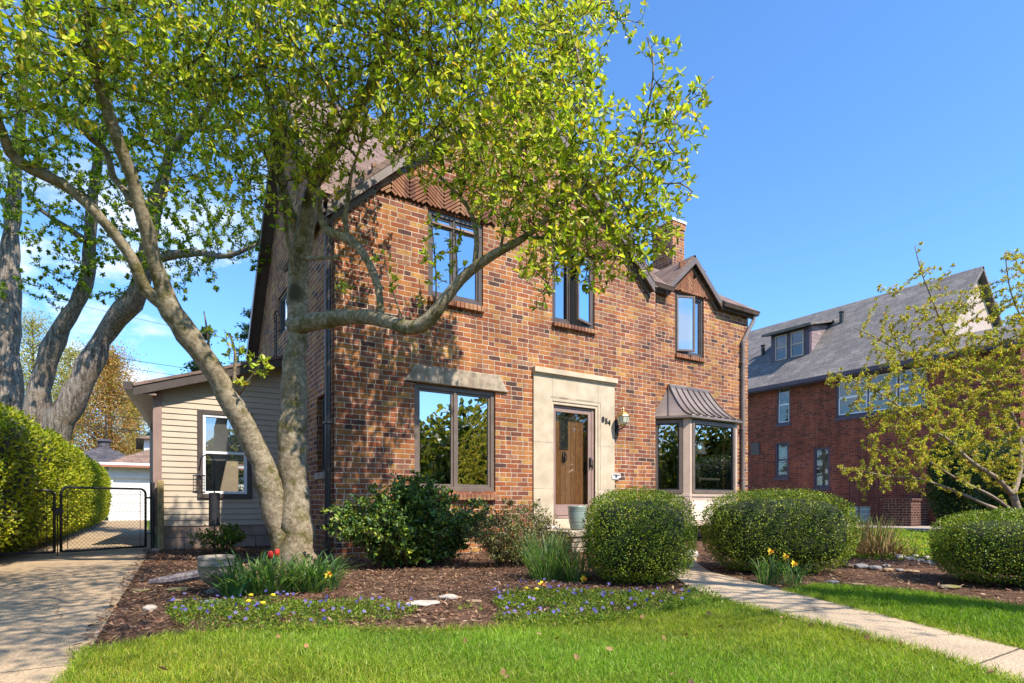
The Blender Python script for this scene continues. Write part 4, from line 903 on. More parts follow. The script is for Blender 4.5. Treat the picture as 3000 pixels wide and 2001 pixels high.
# ================================================================ small budding tree at right
crab = thing('budding_tree', 'small yellow green tree with reddish buds above the right boxwood', 'tree', tuple(W(2990, 1640, 7.2)[:2]) + (0,))
C_ = Tree(6)
def pl(pts, n=8, step=.1): C_.limb_path([W(x, y, d) for x, y, w_, d in pts], [w_*d/FL/2 for x, y, w_, d in pts], n, step, .05)
cb = crab.location
C_.limb_path([Vector((cb.x, cb.y, -.02)), W(2996,1560,7.2), W(2985,1500,7.2), W(2968,1450,7.2)], [.055,.045,.04,.036], 10, .1, .05)
pl([(2968,1450,17,7.2),(2920,1400,14,7.15),(2870,1370,13,7.1),(2830,1340,10,7.05),(2780,1290,8,7.0),(2700,1240,6,6.95),(2620,1180,5,6.9),(2540,1130,4,6.9),(2440,1090,2.5,6.85)])
pl([(2985,1505,15,7.2),(2940,1498,11,7.1),(2880,1475,9,7.05),(2800,1440,8,7.0),(2700,1405,6,6.95),(2600,1395,4,6.9),(2500,1375,3,6.9)])
pl([(2960,1490,9,7.1),(2900,1450,8,7.0),(2800,1400,6,6.9),(2720,1350,4,6.8)])
pl([(2968,1450,16,7.2),(2985,1390,14,7.3),(2990,1300,12,7.4),(2960,1200,10,7.5),(2900,1120,9,7.5),(2850,1080,8,7.5),(2780,1000,6,7.4),(2740,900,4,7.3),(2700,800,3,7.2),(2680,720,2,7.2)])
pl([(2990,1300,10,7.4),(3030,1200,9,7.4),(3060,1080,8,7.4),(3000,950,6,7.3),(2960,850,4,7.2),(2945,740,2.5,7.2)])
pl([(2850,1080,6,7.5),(2740,1060,5,7.3),(2640,1030,4,7.2),(2560,985,3,7.1),(2500,960,2,7.1)])
pl([(2990,1400,10,7.3),(3060,1350,9,7.5),(3140,1250,8,7.6),(3200,1100,5,7.6)])
C_.limb.build('trunk', M['grey_twig'], crab, smooth=True)
CB = [(2560,1400,6.9,65),(2480,1390,6.9,35,.7),(2680,1380,6.9,75),(2620,1300,6.9,95),(2750,1280,7,110),(2520,1180,6.9,65,.8),(2460,1120,6.85,50,.8),(2640,1190,6.95,100),(2770,1150,7.1,110),(2590,1080,7,70),(2700,1040,7.2,100),(2820,1020,7.3,110),(2900,1200,7.3,120),(2900,1320,7.3,100),(2990,1150,7.4,120),(2960,1000,7.3,110),(2560,980,7.1,45,.8),(2640,950,7.2,65,.8),(2760,920,7.3,80),(2860,900,7.3,70),(2600,860,7.2,40,.6),(2720,800,7.2,45,.7),(2680,730,7.2,28,.8),(2790,790,7.2,24,.7),(2950,850,7.25,60),(2960,760,7.2,40,.8),(2985,900,7.3,70),(3060,1000,7.4,120),(3100,1250,7.5,130),(3080,800,7.3,90),(2950,1400,7.2,70,.7),(3050,1400,7.4,80),(2800,1400,6.95,60,.7)]
att = []
rg = np.random.default_rng(12)
for x, y, d, r_, *k in CB:
    c = np.array(W(x, y, d)); rm = r_*d/FL; n_ = max(4, int(150*(r_/100)**2*(k[0] if k else 1))); att.append(c + rdir(n_, 0, rg)*(rg.random((n_,1))**(1/3))*rm)
C_.grow(np.concatenate(att), .06, .08, 50, jit=.3); C_.radii(.0016); C_.twig_mesh('twig', M['grey_twig'], crab)
dress(C_, 'crown', crab, .01, 24, .031, .42, [(.46,.48,.06),(.54,.53,.09),(.36,.44,.05),(.58,.46,.10),(.52,.28,.07),(.26,.32,.03),(.50,.50,.08)], M['leaf'], 13, 30, spread=1.15)
P, D, tip, P0 = C_.leaf_sites(.01); k = RNG.random(len(P)) < .5; P = P[k] + RNG.normal(0, .012, (k.sum(),3))
leaves('bud', P, rdir(len(P), .5), rdir(len(P)), .020, .014, palette(len(P), [(.55,.10,.04),(.60,.20,.08),(.45,.07,.05)]), M['leaf'], crab, 'leaf', .5)

# ================================================================ clipped shrubs, hedge
def superell(n, a, b_, c, ex, rng, zmin=-1.):
    d = rdir(n*2, 0, rng); d = d[d[:,2] > zmin][:n]
    r = (np.abs(d[:,0])**ex + np.abs(d[:,1])**ex + np.abs(d[:,2])**ex)**(-1/ex)
    return d*r[:,None]*np.array([a, b_, c]), d
def clipped(name, label, cat, c, rad, n, L, cols, ex=3.2, seed=1, group=None, rz=0, lump=.05, mat='gloss_leaf', core=(.012,.02,.006), tipc=None):
    rng = np.random.default_rng(seed); o = thing(name, label, cat, (c[0], c[1], 0), group); a, b_, h = rad
    Q, d = superell(n, a, b_, h/2, ex, rng, -.97); cr_, sr_ = math.cos(rz), math.sin(rz)
    nz_ = vnoise(Q, 6, seed)*lump + vnoise(Q, 17, seed+1)*lump*.6
    Nn = unit(np.sign(d)*np.abs(d)**1.6 / np.array([a, b_, h/2])); depth = rng.random(n)**1.6*.10
    stray = np.where(rng.random(n) < .02, rng.uniform(.02, .07, n), 0); thin = vnoise(Q, 9, seed+5) + rng.normal(0, .25, n) < .62
    Q = Q + Nn*(nz_[:,None] + .02 + stray[:,None]) - Nn*depth[:,None]
    rot = lambda V: np.stack([V[:,0]*cr_-V[:,1]*sr_, V[:,0]*sr_+V[:,1]*cr_, V[:,2]], 1)
    P = rot(Q) + np.array([c[0], c[1], h/2+.03]); Nw = rot(Nn); A = unit(Nw*.55 + rdir(n, .35, rng))
    C = palette(n, cols, .22, rng); 
    if tipc is not None:
        k = rng.random(n) < .3; C[k] = palette(k.sum(), tipc, .15, rng)
    ok = (P[:,2] > .02) & thin
    leaves('foliage', P[ok], A[ok], unit(Nw[ok]*.7+rdir(ok.sum(), .3, rng)), L*rng.uniform(.6,1.35,ok.sum()), L*.55, C[ok], M[mat], o, 'leaf', .2)
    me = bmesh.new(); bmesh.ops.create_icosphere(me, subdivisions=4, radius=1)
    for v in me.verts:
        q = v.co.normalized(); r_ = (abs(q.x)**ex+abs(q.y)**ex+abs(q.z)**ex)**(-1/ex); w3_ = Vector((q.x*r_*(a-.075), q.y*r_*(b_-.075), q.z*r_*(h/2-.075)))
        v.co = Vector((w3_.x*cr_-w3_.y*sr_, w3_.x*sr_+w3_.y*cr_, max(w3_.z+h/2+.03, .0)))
    mm = bpy.data.meshes.new('shaded_core'); me.to_mesh(mm); me.free()
    link('shaded_core', mm, M['bush_core'], o); return o  # solid lump coloured dark for the shade inside the foliage
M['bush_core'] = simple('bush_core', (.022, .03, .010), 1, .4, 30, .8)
BOX = [(.17,.25,.016),(.12,.20,.014),(.24,.31,.02),(.08,.14,.011),(.20,.27,.022)]; BTIP = [(.32,.37,.022),(.39,.42,.03),(.25,.32,.02)]
gbx = 'clipped boxwoods along the walkway'
clipped('boxwood_shrub', 'tall round clipped boxwood between the porch and the walkway', 'shrub', (4.42,-4.17), (.515,.54,.90), 26000, .021, BOX, 3.4, 21, gbx, -.55, tipc=BTIP)
clipped('boxwood_shrub', 'wide clipped boxwood in front of the bay window', 'shrub', (6.55,-4.37), (.79,.64,.92), 30000, .021, BOX, 3.4, 22, gbx, -.6, tipc=BTIP)
clipped('boxwood_shrub', 'dark clipped boxwood under the small budding tree', 'shrub', (7.47,-6.36), (.60,.60,.69), 24000, .021, [(c[0]*.8, c[1]*.85, c[2]) for c in BOX], 3.2, 23, gbx, -.9, tipc=BTIP)
HG = [(.36,.40,.016),(.44,.47,.024),(.22,.28,.014),(.52,.52,.04),(.13,.18,.012)]
clipped('hedge', 'tall rounded yellow green hedge along the left edge of the driveway', 'hedge', (-3.02, 11.0), (1.95, 13.0, 2.3), 140000, .06, HG, 5.0, 24, None, -.02, .10, 'leaf')
# neighbour's conifers/yews
YEW = [(.045,.085,.012),(.065,.11,.014),(.035,.065,.012),(.10,.14,.02)]
clipped('yew_shrub', 'narrow dark green yew by the neighbouring brick wall', 'shrub', (21.0, -1.1), (.75,.75,3.0), 9000, .075, YEW, 2.4, 25, 'yews by the neighbouring house')
clipped('yew_shrub', 'broad dark yew behind the right boxwood', 'shrub', (19.3, -3.6), (1.6,1.5,2.6), 12000, .08, YEW, 2.4, 26, 'yews by the neighbouring house')
clipped('yew_shrub', 'yew at the right edge under the budding tree', 'shrub', (18.0, -6.0), (1.5,1.4,2.5), 10000, .08, YEW, 2.4, 27, 'yews by the neighbouring house')

# ---- loose broadleaf shrubs
def loose(name, label, c, rx, ry, h, n, L, cols, seed, mat='gloss_leaf', stems=26, wd=.5, twigm='twig', per=5, stemr=.007, droop=.3):
    rng = np.random.default_rng(seed); o = thing(name, label, 'shrub', (c[0], c[1], 0)); b = B(); P = []; A = []
    for i in range(stems):
        a = rng.uniform(0, 2*PI); rr = math.sqrt(rng.random()); tip = Vector((c[0]+rx*rr*math.cos(a), c[1]+ry*rr*math.sin(a), h*(1-.45*rr**2)*rng.uniform(.6,1.05)))
        root = Vector((c[0]+rx*.35*rr*math.cos(a), c[1]+ry*.35*rr*math.sin(a), 0)); mid = (root+tip)/2 + Vector((rng.normal(0,.06), rng.normal(0,.06), rng.uniform(0,.12)))
        pts, rad = catmull([root, mid, tip], [stemr, stemr*.7, stemr*.3], .06); b.tube(pts, rad, 5)
        for j in range(2, len(pts)):
            for q in range(2):
                d = Vector(rng.normal(0,1,3)); d.z = abs(d.z)*.4+.15; d.normalize(); ln = rng.uniform(.06,.22)
                e = pts[j] + d*ln; b.tube([pts[j], e], [stemr*.3, stemr*.15], 4, cap=False)
                for k in range(6): P.append(pts[j]+d*ln*rng.uniform(.2,1.05)); A.append(d)
    b.build('stem', M[twigm], o); P = np.array([tuple(p) for p in P]); A = np.array([tuple(a) for a in A])
    i = rng.integers(0, len(P), n); P = P[i]+rng.normal(0,.012,(n,3)); A = unit(A[i]*.5+rdir(n,.1,rng)); ok = P[:,2] > .01
    l = L*rng.uniform(.6,1.3,n); leaves('foliage', P[ok], A[ok], unit(rdir(n,1.0,rng)+np.array([SUN])*.6)[ok], l[ok], l[ok]*wd, palette(n, cols, .25, rng)[ok], M[mat], o, 'leaf', .25); return o
HOL = [(.06,.13,.025),(.10,.19,.028),(.035,.08,.025),(.18,.26,.03),(.31,.37,.045),(.09,.15,.04)]
hx, hy = W(1222, 1700, 7.6)[:2]
loose('holly_shrub', 'dark glossy holly bush under the left front window', (hx, hy+.05), 1.12, .62, 1.14, 30000, .06, HOL, 31, stems=110)
for dx, s_ in ((-.55, 32), (.5, 33)):
    pass
hx, hy = W(1510, 1690, 7.7)[:2]
loose('sparse_shrub', 'thin twiggy shrub with small reddish green leaves left of the porch', (hx, hy), (.82), .5, .80, 12000, .032, [(.10,.13,.04),(.16,.18,.05),(.22,.13,.05),(.09,.13,.04),(.28,.26,.08),(.17,.21,.06)], 34, stems=48, stemr=.005)
hx, hy = G(650, 1622)
loose('leafy_shrub', 'low bright green shrub at the foot of the bird feeder pole', (hx, hy), .38, .3, .42, 1500, .055, [(.14,.22,.02),(.22,.28,.03),(.09,.15,.02)], 35, 'leaf', stems=18, stemr=.004)

# ================================================================ strap leaved clumps
def clump(name, label, c, r, h, n, seed, cols, flowers=(), wd=.011, lean=.55, ry=None, mat='leaf', cat='flowers', group=None, seg=5, arch=.5):
    rng = np.random.default_rng(seed); o = thing(name, label, cat, (c[0], c[1], 0), group); V = []; Q = []; C = []
    col = palette(n, cols, .2, rng)
    for i in range(n):
        a = rng.uniform(0, 2*PI); rr = math.sqrt(rng.random()); x, y = c[0]+r*rr*math.cos(a), c[1]+(ry or r)*rr*math.sin(a)
        a2 = a+rng.normal(0,.7); ln = h*rng.uniform(.6,1.15); th = lean*rng.uniform(.1,1.)*(.5+.5*rr); p = Vector((x,y,0)); sd = Vector((-math.sin(a2),math.cos(a2),0)); wb = len(V); w_ = wd*rng.uniform(.7,1.2)
        for k in range(seg+1):
            f_ = k/seg; ww = w_*(1-.15*f_ if k < seg else .12); tw = rng.normal(0,.1)
            V += [tuple(p+sd*ww/2), tuple(p-sd*ww/2)]; C += [col[i]*(.75+.5*f_)]*2 if 0 else [col[i]]*2
            th += arch*rng.uniform(.4,1.3)/seg*(1.8*f_); p = p + Vector((math.cos(a2)*math.sin(th), math.sin(a2)*math.sin(th), math.cos(th)))*(ln/seg)
        Q += [(wb+2*k, wb+2*k+1, wb+2*k+3, wb+2*k+2) for k in range(seg)]
    np_mesh('leaves', np.array(V), np.array(Q), M[mat], o, np.array(C))
    for kind, fx, fy, fz in flowers:
        b = B(); p = Vector((fx, fy, fz)); b.tube([(fx+.02, fy+.02, 0), (fx+.01, fy, fz*.6), p], .004, 5, 2)
        if kind == 'daffodil':
            f = Vector((.15,-1,.15)).normalized(); u_ = f.orthogonal().normalized(); v_ = f.cross(u_)
            for k in range(6):
                a = k*PI/3; d = u_*math.cos(a)+v_*math.sin(a); s_ = f.cross(d); b.add([p, p+d*.022+s_*.014, p+d*.046-f*.006, p+d*.022-s_*.014], [(0,1,2,3)], 0)
            b.tube([p, p+f*.016, p+f*.03], [.010,.012,.017], 9, 1, False)
        else:
            b.lathe([(.004,-.01),(.020,.005),(.026,.03),(.022,.055),(.016,.062)], p, 9, 0)
        b.build('flower', [M['yellow'] if kind == 'daffodil' else M['red'], M['orange'], M['stalk']], o, smooth=False)
    return o
M['yellow'] = simple('yellow_petal', (.80,.58,.03), .6, .1, 40); M['orange'] = simple('orange_cup', (.80,.36,.02), .6, .1, 40); M['red'] = simple('red_petal', (.62,.03,.02), .5, .15, 40); M['stalk'] = simple('stalk', (.10,.18,.03), .6, .1, 20)
DAF = [(.07,.16,.04),(.10,.21,.045),(.14,.26,.055),(.20,.30,.09),(.08,.17,.07),(.24,.34,.12)]
def fl(px, py, d): p = W(px, py, d); return tuple(p)
gdf = 'strap leaved bulb clumps in the beds'
c = W(770, 1750, 5.35); clump('daffodil_clump', 'large green daffodil clump with red tulips beside the stone urn', (c.x, c.y), .36, .43, 330, 41, DAF, [('tulip', *fl(792,1634,5.5)), ('tulip', *fl(812,1628,5.5))], .014, .85, .26, group=gdf, arch=1.7)
c = W(915, 1740, 5.5); clump('daffodil_clump', 'daffodil clump with one yellow flower in front of the tree trunk', (c.x, c.y), .24, .42, 230, 42, DAF, [('daffodil', *fl(962,1683,5.4))], .014, .8, .2, group=gdf, arch=1.7)
c = W(1610, 1705, 6.3); clump('daffodil_clump', 'fine grassy daffodil clump left of the round boxwood', (c.x, c.y), .22, .52, 330, 43, DAF, [('daffodil', *fl(1687,1650,6.2))], .009, .7, .2, group=gdf, arch=.8)
c = W(1690, 1712, 6.1); clump('daffodil_clump', 'small daffodil clump touching the round boxwood', (c.x, c.y), .12, .38, 110, 44, DAF, [('daffodil', *fl(1709,1696,5.9)), ('daffodil', *fl(1586,1711,5.9))], .009, .7, .1, group=gdf)
c = W(2248, 1702, 5.95); clump('daffodil_clump', 'iris like clump with orange flowers at the foot of the wide boxwood', (c.x, c.y), .13, .32, 70, 45, DAF, [('daffodil', *fl(2256,1616,5.9)), ('daffodil', *fl(2300,1630,5.9))], .011, .6, .1, group=gdf, arch=1.1)
c = W(2320, 1704, 5.9); clump('daffodil_clump', 'small clump with one yellow bloom right of the orange flowers', (c.x, c.y), .12, .28, 55, 46, DAF, [('daffodil', *fl(2325,1652,5.85))], .010, .7, .1, group=gdf, arch=1.1)
c = W(1750, 1640, 6.9); 
c = G(2530, 1622); clump('ornamental_grass', 'tan and green ornamental grass clump beside the ring of rocks', (c[0], c[1]), .42, .62, 420, 47, [(.30,.20,.10),(.38,.27,.14),(.14,.22,.05),(.20,.27,.06),(.42,.31,.18)], (), .010, .5, cat='grass', mat='dry', arch=.3)
c = G(2590, 1632); clump('ornamental_grass', 'flattened heap of dry brown grass stalks by the rocks', (c[0], c[1]), .38, .40, 300, 48, [(.26,.14,.07),(.34,.20,.10),(.20,.10,.05)], (), .009, 1.5, cat='grass', mat='dry', arch=1.2)
c = G(680, 1752); clump('broad_leaf_plant', 'low plant with broad flat green leaves in front of the urn', (c[0]-.0, c[1]-.05), .06, .22, 7, 49, [(.05,.16,.05),(.07,.20,.06)], (), .085, 1.5, cat='plant', mat='gloss_leaf', arch=.6)
# ================================================================ ground cover
def in_view(Q, marg=300, far=60):     # keep only ground the photo and a viewer a few steps aside could see
    x, y = Q[:,0], Q[:,1]+DD; Z = SA*x + CA*y; X = CA*x - SA*y
    px = CX + FL*X/np.maximum(Z, .01)
    return (Z > 1.6) & (px > -marg) & (px < 3000+marg) & (Z < far)
def bark_chips():
    Q = np.concatenate([scatter([(-.3,-4.9)] + BED_EDGE + [(4.6,-4.7),(6.3,-1.6),(6.3,0),(2.4,0),(2.4,3.4),(.1,3.4)], 900), scatter(PATH_R[:6]+BED2[1:]+[(10.5,-9.5),(10,-5.2),(9.3,-4.55),(9.0,-3.9),(9.6,-3.0),(12.6,-1.0),(12.6,.3),(7.6,.3)], 420)])
    Q = Q[in_view(Q)]; n = len(Q); P = np.c_[Q, RNG.uniform(.0,.018,n)]; a = RNG.uniform(0,2*PI,n); A = np.c_[np.cos(a), np.sin(a), RNG.normal(0,.3,n)]
    L = RNG.uniform(.02,.065,n); o = leaves('bark_chips', P, A, unit(rdir(n)*.5+np.array([[0,0,1.]])), L, L*RNG.uniform(.18,.4,n), palette(n, [(.17,.095,.06),(.25,.15,.095),(.10,.055,.036),(.34,.23,.15),(.22,.11,.06),(.13,.07,.05)], .25), M['dry'], None, 'leaf', .1)
    tag(o, 'shredded brown bark mulch covering the planting beds', 'mulch', kind='stuff')
bark_chips()
def grass(name, poly, dens, h, wd, cols, label, seed, near=None):
    rng = np.random.default_rng(seed); Q = scatter(poly, dens, rng=rng); Q = Q[in_view(Q)]
    if near:   # thin out with distance
        Z = SA*Q[:,0]+CA*(Q[:,1]+DD); Q = Q[rng.random(len(Q)) < np.clip((near/Z)**1.3, 0, 1)]
    Q = Q[vnoise(Q, 3.1, seed+11)*.8 + rng.normal(0, .35, len(Q)) > -.75]
    n = len(Q); P = np.c_[Q, np.zeros(n)]; A = rdir(n, 1.7, rng); A[:,2] = np.abs(A[:,2])
    cl = vnoise(Q, 2.2, seed); cm = vnoise(Q, 7, seed+3)
    C = palette(n, cols, .2, rng)*(1+.18*cl+.12*cm)[:,None]; C[:,0] *= 1+.22*vnoise(Q, 1.3, seed+7)
    Z = SA*Q[:,0]+CA*(Q[:,1]+DD)
    l = h*rng.uniform(.45,1.3,n)*(1+.3*cl+.25*np.maximum(vnoise(Q, 9, seed+2), 0)); o = leaves(name, P, A, rdir(n, 0, rng), l, wd*rng.uniform(.7,1.3,n)*np.clip(Z/4.5,1,4), np.clip(C,.003,1), M['leaf'], None, 'blade', .35)
    tag(o, label, 'grass', kind='stuff')
GR = [(.21,.33,.02),(.28,.41,.028),(.35,.45,.04),(.42,.49,.06),(.14,.23,.018),(.44,.42,.10)]
lawn1 = [(x, y) for x, y in LAWN1 if y > -10.3]
grass('lawn_grass', lawn1 + [], 17000, .04, .0027, GR, 'freshly mown green lawn in front of the planting bed', 51, 4.2)
grass('lawn_grass', [p for p in LAWN2], 10000, .045, .0034, [(.18,.30,.018),(.24,.37,.024),(.31,.42,.035),(.13,.21,.016)], 'strip of lawn to the right of the walkway', 52, 5)
grass('lawn_grass', LAWN3, 700, .07, .012, GR, 'neighbouring lawn beyond the rock ring', 53)
def edge_tufts(name, line, side, label, seed):
    rng = np.random.default_rng(seed); Q = []
    for (ax, ay_), (bx, by) in zip(line, line[1:]):
        Ls = math.hypot(bx-ax, by-ay_); n = int(Ls*900); t_ = rng.random(n); nx_, ny_ = (by-ay_)/Ls*side, -(bx-ax)/Ls*side
        f_ = rng.normal(.0, .022, n)*(1+.8*np.sin(t_*Ls*9+seed)); Q.append(np.c_[ax+(bx-ax)*t_+nx_*f_, ay_+(by-ay_)*t_+ny_*f_])
    Q = np.concatenate(Q); Q = Q[in_view(Q)]; n = len(Q); A = rdir(n, 1.2, rng); A[:,2] = np.abs(A[:,2]); l = .05*rng.uniform(.5,1.4,n)
    o = leaves(name, np.c_[Q, np.full(n,.01)], A, rdir(n,0,rng), l, .0034, palette(n, GR, .2, rng), M['leaf'], None, 'blade', .4); tag(o, label, 'grass', kind='stuff')
edge_tufts('edge_grass', PATH_L[4:], 1, 'ragged grass creeping over the left edge of the walkway', 55)
edge_tufts('edge_grass', PATH_R[5:], -1, 'ragged grass creeping over the right edge of the walkway', 56)
edge_tufts('edge_grass', DRIVE_R[4:], 1, 'ragged grass along the driveway edge', 57)
edge_tufts('edge_grass', BED_EDGE, 1, 'ragged grass edge between the lawn and the mulch', 58)
def cover(name, poly, dens, label, seed, flowers, cols):
    rng = np.random.default_rng(seed); Q = scatter(poly, dens, rng=rng); k = vnoise(Q, 5, seed) + rng.normal(0,.25,len(Q)) > -.35; Q = Q[k]; n = len(Q)
    P = np.c_[Q, rng.uniform(.01,.075,n)*(.7+.5*np.clip(vnoise(Q, 6, seed+9),-.6,1))]; L = rng.uniform(.011,.024,n)
    P2 = scatter(poly, flowers, rng=rng); P2 = P2[vnoise(P2, 4, seed+1) + rng.normal(0,.3,len(P2)) > -.15]; m_ = len(P2); ctr = np.c_[P2, rng.uniform(.07,.11,m_)]
    fa = np.arange(5)*2*PI/5; fn = unit(rdir(m_, 1.2, rng) + np.array([[-.2,-.8,.3]])); u = unit(np.cross(fn, [[.3,.1,.9]])); v = np.cross(fn, u)
    FP = np.concatenate([ctr]*5); FA = np.concatenate([u*math.cos(a)+v*math.sin(a) for a in fa]); FN = np.concatenate([fn]*5)
    fc = np.concatenate([palette(m_, [(.16,.14,.48),(.22,.19,.54),(.12,.10,.42),(.26,.22,.52)], .12, rng)]*5)
    o = leaves(name, np.concatenate([P, FP]), np.concatenate([rdir(n,.5,rng), FA]), np.concatenate([unit(rdir(n,1.2,rng)), FN]), np.concatenate([L, np.full(5*m_,.0145)]), np.concatenate([L*.6, np.full(5*m_,.012)]),
               np.concatenate([palette(n, cols, .25, rng), fc]), M['leaf'], None, 'leaf', .15)
    tag(o, label, 'ground cover', kind='stuff')
PERI = [(.10,.19,.02),(.16,.26,.025),(.24,.32,.03),(.065,.13,.018),(.31,.34,.045)]
cover('periwinkle', [G(480,1790), G(560,1768), G(640,1775), G(760,1760), G(900,1768), G(1010,1765), G(1110,1782), G(1235,1788), G(1180,1818), G(1060,1835), G(960,1855), G(800,1862), G(640,1855), G(520,1840)], 8200, 'patch of purple flowering periwinkle in front of the daffodils', 61, 62, PERI)
cover('periwinkle', [G(1440,1762), G(1500,1738), G(1600,1728), G(1700,1738), G(1850,1740), G(1960,1750), G(2020,1762), G(2040,1790), G(1900,1808), G(1750,1835), G(1560,1850), G(1440,1838), G(1470,1800)], 8200, 'patch of purple flowering periwinkle below the round boxwood', 62, 70, PERI)
cover('clover_edge', [G(2000,1735), G(2060,1728), G(2110,1760), G(2120,1790), G(2040,1790), G(1990,1765)], 4500, 'bright green low ground cover at the walkway edge', 63, 0.1, [(.20,.30,.03),(.26,.36,.04),(.15,.24,.03)])
cover('weeds', [G(1330,1780), G(1400,1778), G(1420,1792), G(1350,1795)], 2500, 'small tuft of green weeds in the mulch', 64, .1, [(.20,.30,.03),(.26,.36,.04)])
# dandelions
gd = 'yellow dandelions in the ground cover'
for lab, px, py in (('yellow dandelion bloom nearest the broad leaves', 735, 1778), ('yellow dandelion bloom in the middle of the left periwinkle', 728, 1798), ('yellow dandelion bloom at the right of the left periwinkle', 800, 1778), ('yellow dandelion bloom low in the left periwinkle', 770, 1804), ('yellow dandelion at the left of the right periwinkle', 1542, 1755), ('yellow dandelion beside the fine daffodil clump', 1572, 1758)):
    x, y = G(px, py); b = B(); b.lathe([(.004,.085),(.018,.09),(.02,.10),(.008,.106)], (x,y,0), 9); o = b.build('dandelion', M['yellow']); tag(o, lab, 'flower', gd)
# fallen leaves on the lawn
n_ = 60; Q = scatter(lawn1, 12)[:n_]; Q = Q[in_view(Q, 0)]
o = leaves('leaf_litter', np.c_[Q, np.full(len(Q), .05)], rdir(len(Q)), rdir(len(Q), 2), .045, .03, palette(len(Q), [(.35,.20,.10),(.42,.26,.14)]), M['dry'], None); tag(o, 'scattered dry brown leaves lying on the front lawn', 'leaf litter', kind='stuff')

# ================================================================ stones
def stone(name, label, cat, px, py, wpx, hr, seed, cols, group, mossy=False, dr=.7, z0=0., rz=None):
    x, y = G(px, py); d = EYE*FL/(py-HY); w_ = wpx*d/FL; r = random.Random(seed)
    bm = bmesh.new(); bmesh.ops.create_icosphere(bm, subdivisions=3, radius=1); a = r.uniform(-.4,.4) - .57 if rz is None else rz
    ph = [r.uniform(0,6) for _ in range(6)]
    for v in bm.verts:
        q = v.co; k = 1 + .10*math.sin(3*q.x+ph[0])*math.sin(2.5*q.y+ph[1]) + .07*math.sin(6*q.x+ph[2]+2*q.z) + .05*math.sin(7*q.y+ph[3])
        s3 = [math.copysign(abs(c)**.8, c) for c in q]
        X, Y, Zz = s3[0]*w_/2*k, s3[1]*w_/2*dr*k, s3[2]*w_*hr*k
        v.co = Vector((X*math.cos(a)-Y*math.sin(a), X*math.sin(a)+Y*math.cos(a), max(Zz*.75+w_*hr*.55, -.02)))
    me = bpy.data.meshes.new(name); bm.to_mesh(me); bm.free(); me.polygons.foreach_set('use_smooth', [True]*len(me.polygons))
    o = link(name, me, cols); o.location = (x, y+w_*dr*.3, z0); tag(o, label, cat, group); return o
def rock_mat(name, c, moss=None, spots=.5):
    m = N(name); f = m.noise(9, 6, rough=.7); g = m.noise(30, 4)
    col = m.mix(m.rng(f, .3, .7), tuple(x*.6 for x in c), tuple(min(1, x*1.15) for x in c))
    if moss: col = m.mix(m.rng(m.noise(6, 4), .4, .62), col, moss)
    col = m.mix(.4, col, m.ramp(g, [(.3, (.5,.5,.5)), (.7, (1.2,1.2,1.2))]), 'MULTIPLY')
    return m.end(m.pbr(col, .9, m.bump(f, .8, .02), spec=.2))
M['pale_rock'] = rock_mat('pale_rock', (.58,.50,.42)); M['grey_rock'] = rock_mat('grey_rock', (.25,.25,.26)); M['tan_rock'] = rock_mat('tan_rock', (.40,.28,.19)); M['moss_rock'] = rock_mat('mossy_rock', (.28,.22,.15), (.20,.20,.03)); M['white_rock'] = rock_mat('white_rock', (.62,.57,.52))
def o6(x, y): return 2400+x/2.24, 1380+y/2.24
gr1 = 'pale rocks edging the raised bed at right'; gr2 = 'rocks edging the mulch in front of the ornamental grass'
for i, (x, y, w_, lb) in enumerate([(490,560,60,'pale rock nearest the dry grass heap'),(545,580,72,'pale wide rock second from the dry grass'),(605,588,64,'flat pale rock in the middle of the back row'),(640,572,55,'pale rock behind the middle of the back row'),(672,598,52,'small pale rock right of the middle in the back row'),(720,582,58,'tall pale rock near the dark boxwood'),(742,612,58,'pale rock touching the dark boxwood')]):
    px, py = o6(x, y); stone('rock', lb, 'rock', px, py, w_/2.24, .33, 100+i, M['pale_rock'], gr1)
for i, (x, y, w_, lb, mt) in enumerate([(140,628,50,'tan rock half hidden by the wide boxwood','tan_rock'),(205,632,70,'mossy rock second from the wide boxwood','moss_rock'),(298,642,90,'large blue grey rock in the front row','grey_rock'),(385,650,80,'grey rock right of the blue grey one','grey_rock'),(450,632,55,'pale tan rock behind the front row','pale_rock'),(468,660,66,'reddish tan rock in the front row','tan_rock'),(540,662,56,'small grey rock at the end of the front row','grey_rock'),(625,665,100,'flat brown slab at the right end of the front row','tan_rock')]):
    px, py = o6(x, y); stone('rock', lb, 'rock', px, py, w_/2.24, .12 if 'slab' in lb else .28, 120+i, M[mt], gr2)
gf = 'flat stones lying in the mulch'
